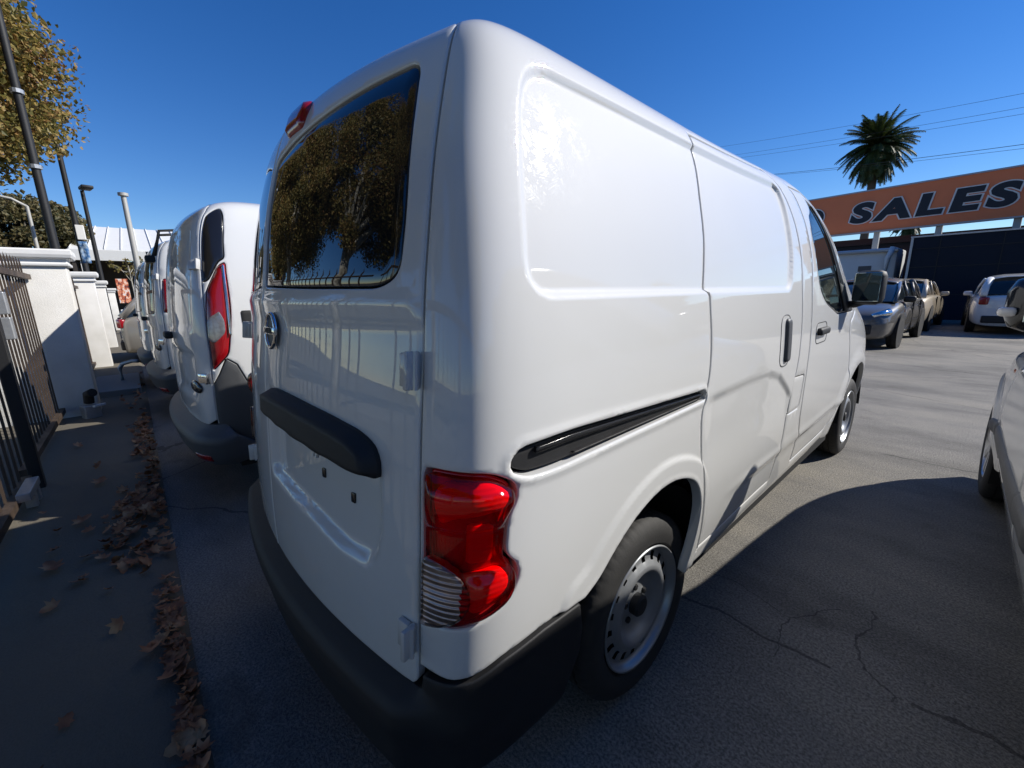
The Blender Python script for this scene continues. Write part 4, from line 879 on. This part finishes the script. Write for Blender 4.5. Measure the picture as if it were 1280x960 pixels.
# orange printed board
b = NB('orange_print'); n = b.noise(9, 3, .6, b.map((1, 1, .6))); b.set(Base_Color=b.ramp(n, [(.36, (.04, .03, .04)), (.46, (.50, .10, .04)), (.56, (.80, .42, .25)), (.64, (.75, .75, .75)), (.75, (.10, .12, .3))]), Roughness=.5)
t = thing('printed_board', 'small upright board with an orange and white print at the far end of the fence', 'sign', (-25.6, -.30, 0)); q = MB(); q.box((0, 0, 1.75), (.05, .42, 1.1)); q.build('board', b.m, t); q = MB(); q.box((0, .0, .75), (.3, .5, .30), bev=.03); q.build('base', CAPM, t); q = MB(); q.box((0, -.2, .35), (.06, .06, .7)); q.box((0, .2, .35), (.06, .06, .7)); q.build('legs', BLACKP, t)

# ---------------------------------------------------------------- trees
def leaf_mat(name, stops, trans=.35):
    b = NB(name); n = b.noise(.9, 3, .6); wn = b.n('ShaderNodeTexWhiteNoise'); 
    sn = b.n('ShaderNodeVectorMath', operation='SNAP'); sn.inputs[1].default_value = (.11, .11, .11); b.l(b.co, sn.inputs[0]); b.l(sn.outputs[0], wn.inputs['Vector'])
    f = b.math('ADD', b.math('MULTIPLY', n, .6), b.math('MULTIPLY', wn.outputs['Value'], .45)); c = b.ramp(f, stops)
    b.set(Base_Color=c, Roughness=.55); tr = b.n('ShaderNodeBsdfTranslucent'); b.l(c, tr.inputs[0]); mx = b.n('ShaderNodeMixShader'); mx.inputs[0].default_value = trans
    b.l(b.p.outputs[0], mx.inputs[1]); b.l(tr.outputs[0], mx.inputs[2]); b.l(mx.outputs[0], b.t.nodes['Material Output'].inputs[0]); return b.m
AUT = leaf_mat('autumn_leaves', [(.25, (.085, .090, .022)), (.45, (.21, .18, .045)), (.62, (.36, .26, .075)), (.8, (.27, .13, .045))])
GRN = leaf_mat('dull_green_leaves', [(.3, (.050, .055, .02)), (.55, (.12, .105, .04)), (.75, (.20, .15, .065))])
BARK = NB('pale_bark'); n = BARK.noise(5, 5, .6, BARK.map((1, 1, .5))); BARK.set(Base_Color=BARK.ramp(n, [(.38, (.16, .14, .10)), (.5, (.36, .34, .28)), (.62, (.50, .48, .42))]), Roughness=.85); BARK.bump(n, .5, .02); BARK = BARK.m
def crown_mesh(name, cen, rad, nleaf, size, m, parent, nclump=60, seed=1, fill=.55, flat=1.):
    r = np.random.default_rng(seed); u = r.normal(size=(nclump, 3)); u /= np.linalg.norm(u, axis=1, keepdims=True); rr = (fill+(1-fill)*r.random(nclump)**.5)
    cc = np.array(cen)+u*rr[:, None]*np.array(rad)*.88; cs = (.16+.16*r.random(nclump))*min(rad)
    k = r.integers(0, nclump, nleaf); v = r.normal(size=(nleaf, 3)); v /= np.linalg.norm(v, axis=1, keepdims=True); p = cc[k]+v*(cs[k]*(.35+.75*r.random(nleaf)))[:, None]*np.array([1, 1, flat])
    a = r.normal(size=(nleaf, 3)); a /= np.linalg.norm(a, axis=1, keepdims=True); b_ = np.cross(a, r.normal(size=(nleaf, 3))); b_ /= np.linalg.norm(b_, axis=1, keepdims=True); s_ = (size*(.6+.8*r.random(nleaf)))[:, None]
    cn = np.cross(a, b_)*s_*.25
    V = np.stack([p-a*s_, p-b_*s_*.7+cn, p+a*s_, p+b_*s_*.7+cn], 1).reshape(-1, 3); i = np.arange(nleaf)*4; F = np.stack([i, i+1, i+2, i, i+2, i+3], 1).reshape(-1, 3)
    return mesh_obj(name, V, F, m, parent, smooth=False), cc
def tree(name, label, loc, h, cen, rad, nleaf, size, m, seed=1, tr=.2, group=None, nclump=60, fill=.55, limbs=9):
    t = thing(name, label, 'tree', loc, 0, group); o, cc = crown_mesh('crown', cen, rad, nleaf, size, m, t, nclump, seed, fill); r = random.Random(seed)
    q = MB(); base = cen[2]-rad[2]*.75; q.tube([(0, 0, 0), (.03, .02, base*.5), (cen[0]*.4, cen[1]*.4, base), (cen[0]*.8, cen[1]*.8, cen[2])], [tr*1.25, tr, tr*.8, tr*.4], 10)
    for i in range(limbs):
        c = cc[r.randrange(len(cc))]; mid = ((cen[0]*.6+c[0])/2+r.uniform(-.3, .3), (cen[1]*.6+c[1])/2, (base+c[2])/2); q.tube([(cen[0]*.4, cen[1]*.4, base*r.uniform(.85, 1.05)), mid, tuple(c)], [tr*.5, tr*.3, tr*.1], 6, cap=False)
    q.build('trunk', BARK, t, smooth=True); return t
tree('sycamore_tree', 'autumn sycamore with yellow brown leaves at the upper left corner', (-12.0, -4.5, 0), 9, (.3, .75, 6.0), (3.6, 3.45, 3.0), 120000, .048, AUT, 3, .22, nclump=130, fill=.5)
tree('sycamore_tree', 'pale trunked autumn sycamore mirrored in the dark rear glass of the van', (-6.0, -4.7, 0), 9, (-.3, -.9, 7.0), (3.3, 2.6, 4.0), 90000, .045, AUT, 5, .20, nclump=80, limbs=16)
tree('sycamore_tree', 'second autumn sycamore mirrored at the right side of the rear glass', (-2.4, -6.5, 0), 9, (-1.2, -.2, 7.4), (3.3, 2.6, 4.4), 80000, .048, AUT, 8, .22, nclump=90, limbs=16)
for i, (x, y, lab) in enumerate([(2.5, -6.2, 'unseen sycamore added behind the camera to cut sky light, opposite the rear of the big van'), (8.5, -6.0, 'unseen sycamore added behind the silver white car to cut sky light'), (-20, -6.5, 'sycamore added outside the left edge to cut sky light, past the tall black post')]): tree('sycamore_tree', lab, (x, y, 0), 9, (0, .3, 6.4), (3.6, 2.8, 3.4), 22000, .10, AUT, 50+i, .22, nclump=90)  # extra trees out of view, added to reduce sky fill on the shaded side
tree('round_tree', 'broad round tree with dull brown green leaves at the left, behind the piers', (-31.0, -3.7, 0), 7, (0, 0, 4.35), (3.6, 2.75, 2.15), 30000, .10, GRN, 11, .25, nclump=120, fill=.6)
tree('bare_tree', 'small thin tree with few brown leaves in front of the dark shop', (-26.3, .05, 0), 4, (0, .0, 2.95), (.6, .75, .55), 260, .05, AUT, 12, .03, nclump=16, limbs=14)
for i, (x, y, s_) in enumerate([(-38, -7, 4), (-44, -2.2, 3.5)]): tree('street_tree', ['dark tree low behind the round tree at the far left', 'dark tree behind the shop roof, mostly hidden'][i], (x, y, 0), 6, (0, 0, 3.2), (s_*.8, s_*.8, 2.4), 6000, .14, GRN, 20+i, .2)

# ---------------------------------------------------------------- fallen leaves along the joint
b = NB('fallen_leaf'); wn = b.n('ShaderNodeObjectInfo'); n = b.noise(14, 2); b.set(Base_Color=b.ramp(n, [(.30, (.14, .050, .022)), (.5, (.36, .14, .055)), (.68, (.55, .30, .14))]), Roughness=.7); LEAFM = b.m
r = np.random.default_rng(4); V = []; F = []
cl = [(-1.80, -.29, .22, .07, 120), (-1.35, -.31, .2, .09, 36), (-.62, -.22, .14, .035, 40), (-.30, -.22, .18, .03, 25), (-1.0, -.4, 1.2, .2, 30), (-.02, -.20, .10, .025, 35), (-3.9, -.24, .35, .035, 90), (-3.1, -.23, .25, .03, 26), (-2.4, -.24, .2, .04, 30), (-6, -.26, 2.0, .05, 70), (-1.5, -.45, 2.0, .2, 10)]
def add_leaf(x, y, z, s, a, tilt, curl):
    # lobed outline folded along the midrib
    out = [(0, -1.05), (.28, -.6), (.85, -.55), (.62, -.12), (1.0, .25), (.52, .35), (.42, .85), (0, 1.15)]
    pts = [(0, q[1]*.9) for q in out]; Mx = Matrix.Translation((x, y, z)) @ Matrix.Rotation(a, 4, 'Z') @ Matrix.Rotation(tilt[0], 4, 'X') @ Matrix.Rotation(tilt[1], 4, 'Y') @ Matrix.Scale(s, 4)
    b0 = len(V); m_ = len(out)
    for sx in (1, -1):
        for u, v in out: V.append(tuple(Mx @ Vector((sx*u, v, curl*u*u+curl*.4*v*v))))
    for i in range(m_): V.append(tuple(Mx @ Vector((0, out[i][1], curl*.4*out[i][1]**2+.03))))
    for i in range(m_-1):
        F.append((b0+i, b0+i+1, b0+2*m_+i+1, b0+2*m_+i)); F.append((b0+m_+i+1, b0+m_+i, b0+2*m_+i, b0+2*m_+i+1))
for x0, y0, sx, sy, n_ in cl:
    for i in range(n_):
        x, y = r.normal(x0, sx), r.normal(y0, sy)
        if y > -.185 and y < .2: y = -.19-abs(r.normal(0, .02))
        dens = math.exp(-((x-x0)/sx)**2/2-((y-y0)/sy)**2/2); add_leaf(x, y, .045+.05*r.random()*dens*(n_ > 60)+.01, .016+.020*r.random(), r.random()*6.3, (r.normal(0, .45), r.normal(0, .45)), .25+.5*r.random())
tag(mesh_obj('fallen_leaves', V, F, LEAFM, smooth=True), 'drift of dry brown sycamore leaves along the joint between paving and asphalt', 'leaves', kind='stuff')
for i, (px, py, a, lab) in enumerate([(-1.93, -.55, .5, 'single pale curled leaf lying apart on the dark pavement, nearer the fence'), (-1.42, -.62, 2., 'single brown leaf low on the pavement left of the leaf drift'), (-2.6, -.5, 1.1, 'single dry leaf beside the foot of the black gate post')]):
    V = []; F = []; add_leaf(0, 0, 0, .045, a, (.2, .1), .4); o = mesh_obj('fallen_leaf', V, F, LEAFM, smooth=True); o.location = (px, py, .06); tag(o, lab, 'leaf')

# ---------------------------------------------------------------- across the lot: navy wall, trailer, sign, palm, wires
NAVY = simple('navy_metal', (.007, .012, .024), .6, var=.2, vs=3, Specular_IOR_Level=.2)
bd = thing('navy_building', 'long low navy blue metal building with a pale trim along its top edge', 'building', (-.75, 21.7, 0), R_(1.0))
q = MB(); q.box((9, 1.5, 1.5), (18, 3, 3.0)); q.build('wall', NAVY, bd)
q = MB(); q.box((9, -.02, 2.98), (18.1, .06, .05)); q.box((0, -.02, 1.5), (.07, .07, 3.0)); q.build('trim', simple('pale_trim', (.55, .54, .5), .5), bd)
for i in range(12): q = MB(); q.box((.75+i*1.5, -.012, 1.47), (.02, .02, 2.9)); q.build('panel_joint', BLACKP, bd)
for z in (.9, 1.9, 2.55): q = MB(); q.box((9, -.010, z), (17.9, .02, .018)); q.build('panel_joint', BLACKP, bd)
bd = thing('navy_shed', 'dark blue roof edge running behind the white trailer', 'building', (-14, 26.5, 0)); q = MB(); q.box((10, 1.5, 1.6), (22, 3, 3.2)); q.build('wall', NAVY, bd); q = MB(); q.box((10, 1.5, 3.3), (22.4, 3.4, .28)); q.build('roof_edge', NAVY, bd)
TRW = simple('trailer_white', (.62, .63, .62), .4, var=.06, vs=2)
tr = thing('white_trailer', 'white camper trailer with a rolled awning standing beside the navy building', 'trailer', (-6.4, 22.6, 0))
q = MB(); q.box((2.6, 1.2, 1.55), (5.2, 2.4, 2.35), bev=.08); q.build('body', TRW, tr, smooth=True, sharp=40); q = MB(); q.box((2.6, -.05, 2.62), (5.25, .25, .10), bev=.03); q.build('roof_gutter', simple('grey_trim', (.4, .41, .41), .5), tr)
q = MB(); q.box((4.25, -.012, 1.95), (.42, .03, .22)); q.build('vent', GREYP, tr); q = MB(); q.box((1.6, -.012, 1.9), (1.2, .03, .6)); q.build('window', GLASS, tr)
q = MB(); q.tube([(5.05, -.12, 2.72), (4.95, -.25, 2.3), (4.9, -.22, .6)], [.10, .09, .05], 10); q.build('awning_roll', TRW, tr, smooth=True)
for sx in (1.6, 2.5): wh = wheel(tr, -.02+.1, 1, x=sx, r=.34, rr=.2, steel=False); wh.rotation_euler = (0, 0, R_(-90))
q = MB(); q.box((4.8, -.3, .9), (.35, .3, .55), bev=.02); q.build('step_box', BLACKP, tr)
# the orange sign on posts
SG = thing('roof_sign', 'long orange AUTO SALES board on grey posts above the navy building', 'sign', (-3.05, 25.1, 0), R_(180-6.73)+math.pi)
SG.rotation_euler = (0, 0, math.atan2(-.117, .9925))
ORG = NB('orange_board'); ORG.set(Base_Color=ORG.mix(ORG.noise(2.5, 5), (.82, .19, .062), (.88, .235, .08)), Roughness=.55); ORG = ORG.m
q = MB(); q.box((0, .1, 4.50), (17, .16, 1.72)); q.build('board', ORG, SG)
q = MB(); q.box((0, .1, 5.39), (17.1, .24, .06)); q.box((0, .1, 3.62), (17.1, .24, .06)); q.build('frame', simple('sign_frame', (.40, .40, .40), .5, metal=.3), SG)
for x in (-6.2, -4.0, -2., .72, 2.72, 4.8, 7.2): q = MB(); q.box((x, .22, 2.2), (.20, .14, 4.4)); q.build('post', bpy.data.materials['galvanised'], SG)
CREAM = simple('cream_edge', (.80, .74, .66), .6); INK = simple('navy_letters', (.008, .010, .016), .5)
def word(txt, x0, wid):
    a = text_mesh(txt, 1.10, INK, 'lettering', .012, .058, .12, 1.30); b2 = text_mesh(txt, 1.10, CREAM, 'letter_outline', .006, .096, .12, 1.30)
    xs = [v.co.x for v in a.data.vertices]; k = wid/(max(xs)-min(xs)); 
    for o_, yy in ((a, -.012), (b2, -.008)): o_.parent = SG; o_.rotation_euler = (R_(90), 0, 0); o_.scale = (k, 1, 1); o_.location = (x0-min(xs)*k, yy+.018 if 0 else yy, 4.10)
word('SALES', -.30, 5.05); word('AUTO', -5.5, 4.15)
# palm
def palm(label, loc, h, R0, seed, nf=72, tr=.32, name='palm_tree'):
    t = thing(name, label, 'palm tree', loc); r = random.Random(seed); q = MB(); q.tube([(0, 0, 0), (.1, 0, h*.5), (0, 0, h-.2)], [tr*1.2, tr, tr], 12); q.tube([(0, 0, h-1.6*R0/3), (0, 0, h-.6), (0, 0, h)], [tr, tr*2.0, tr*1.3], 12); q.build('trunk', simple('palm_bark', (.09, .07, .05), .9), t, smooth=True)
    V = []; F = []
    for i in range(nf):
        az = r.random()*2*math.pi; el = R_(80-150*(i/nf)**1.05)+r.uniform(-.12, .12); L_ = R0*(.85+.3*r.random()); d = Vector((math.cos(az)*math.cos(el), math.sin(az)*math.cos(el), math.sin(el))); side = Vector((-math.sin(az), math.cos(az), 0)); p = Vector((0, 0, h)); st = 16; pts = [p.copy()]
        for j in range(st): p = p+d*L_/st; d = (d+Vector((0, 0, -.085))).normalized(); pts.append(p.copy())
        for j in range(1, st+1):
            w_ = .50*R0/3*math.sin(math.pi*min(1, (j+2)/(st+3)))**.7+.05; dd = (pts[j]-pts[j-1]).normalized(); dn = dd.cross(side)
            for sg in (1, -1):
                for off_ in (0, .5):
                    b0 = pts[j-1]+(pts[j]-pts[j-1])*off_; tip = b0+side*sg*w_*(.75+.3*r.random())+dd*w_*.55+Vector((0, 0, -w_*.45)); n_ = len(V); V += [tuple(b0-dd*.07), tuple(b0+dd*.10), tuple(tip)]; F.append((n_, n_+1, n_+2))
            n_ = len(V); V += [tuple(pts[j-1]+dn*.03), tuple(pts[j-1]-dn*.03), tuple(pts[j]-dn*.02), tuple(pts[j]+dn*.02)]; F.append((n_, n_+1, n_+2, n_+3))
    mesh_obj('crown', V, F, leaf_mat('palm_frond', [(.25, (.015, .032, .008)), (.6, (.04, .065, .014)), (.8, (.09, .085, .03))], .2) if 'palm_frond' not in bpy.data.materials else bpy.data.materials['palm_frond'], t, smooth=False); return t
palm('tall palm with a round drooping crown rising behind the orange sign', (-9.93, 68.9, 0), 17.2, 4.0, 2, 170, .42)
palm('small dark palm top seen under the orange sign', (-7.0, 79, 0), 9.2, 2.2, 5, 60)
tree('distant_tree', 'dark tree top at the right edge just above the navy building', (3.2, 75, 0), 7, (0, 0, 5.3), (2.2, 2.2, 2.2), 2500, .25, GRN, 31, .2)
tree('distant_tree', 'tiny bare tree top peeping over the left end of the orange sign', (-20.3, 60.0, 0), 9, (0, 0, 9.6), (.9, .9, .8), 260, .14, GRN, 33, .1)
# wires
def wire(a, b_, label, r=.011, sag=.8):
    a, b_ = Vector(a), Vector(b_); d = b_-a; a = a-d*1.2; b_ = b_+d*.8; P = [a.lerp(b_, i/24)+Vector((0, 0, -sag*(1-(2*i/24-1)**2)+sag*.9)) for i in range(25)]
    q = MB(); q.tube(P, r, 5, cap=False); tag(q.build('overhead_wire', BLACKP, smooth=True), label, 'wire', 'overhead wires above the sign')
wire((-19.33, 56.17, 17.74), (1.1, 44.86, 13.06), 'topmost thin overhead wire crossing behind the palm crown')
wire((-19.23, 56.21, 16.63), (1.23, 44.86, 12.22), 'second overhead wire from the top, behind the palm crown')
wire((-19.2, 56.3, 16.25), (1.25, 44.9, 11.83), 'third overhead wire from the top, close under the second')
wire((-16.01, 57.29, 13.91), (1.58, 44.86, 9.95), 'lower overhead wire passing just above the orange sign', .018)
wire((-16.01, 57.29, 13.80), (1.58, 44.86, 9.70), 'lowest overhead wire, twin of the one above it', .012)
# what stands beyond the right edge: a plain beige building and more trees, mirrored in the van side
bd = thing('beige_building', 'beige stucco building to the right of the lot, mirrored in the van side', 'building', (26, 8, 0)); q = MB(); q.box((0, 0, 2.2), (8, 30, 4.4)); q.build('wall', simple('beige_wall', (.40, .34, .26), .9), bd)
for y in range(-12, 13, 4): q = MB(); q.box((-4.02, y, 1.9), (.1, 1.8, 1.5)); q.build('window', GLASS, bd)
for i, (x, y) in enumerate([(19, 22), (20, 2), (19, 34)]): tree('lot_tree', ['leafy tree beyond the right edge, far corner of the lot', 'leafy tree beyond the right edge beside the beige building', 'leafy tree behind the navy building at the right'][i], (x, y, 0), 7, (0, 0, 5), (2.6, 2.6, 2.4), 6000, .14, GRN, 40+i, .2)

# unseen sedan and van, added beyond the silver white car to block horizon light
car('parked_car', 'dark grey sedan added to block low sky light, right of the silver white car, outside the picture', 'car', (5.2, .1, 0), 0, GREYM, 4.6, .90, 'sedan')
row_van('white van added to block low sky light at the right end of the row, outside the picture', 8.0, 0., 1.045, False, 'short', .06, emb=False)
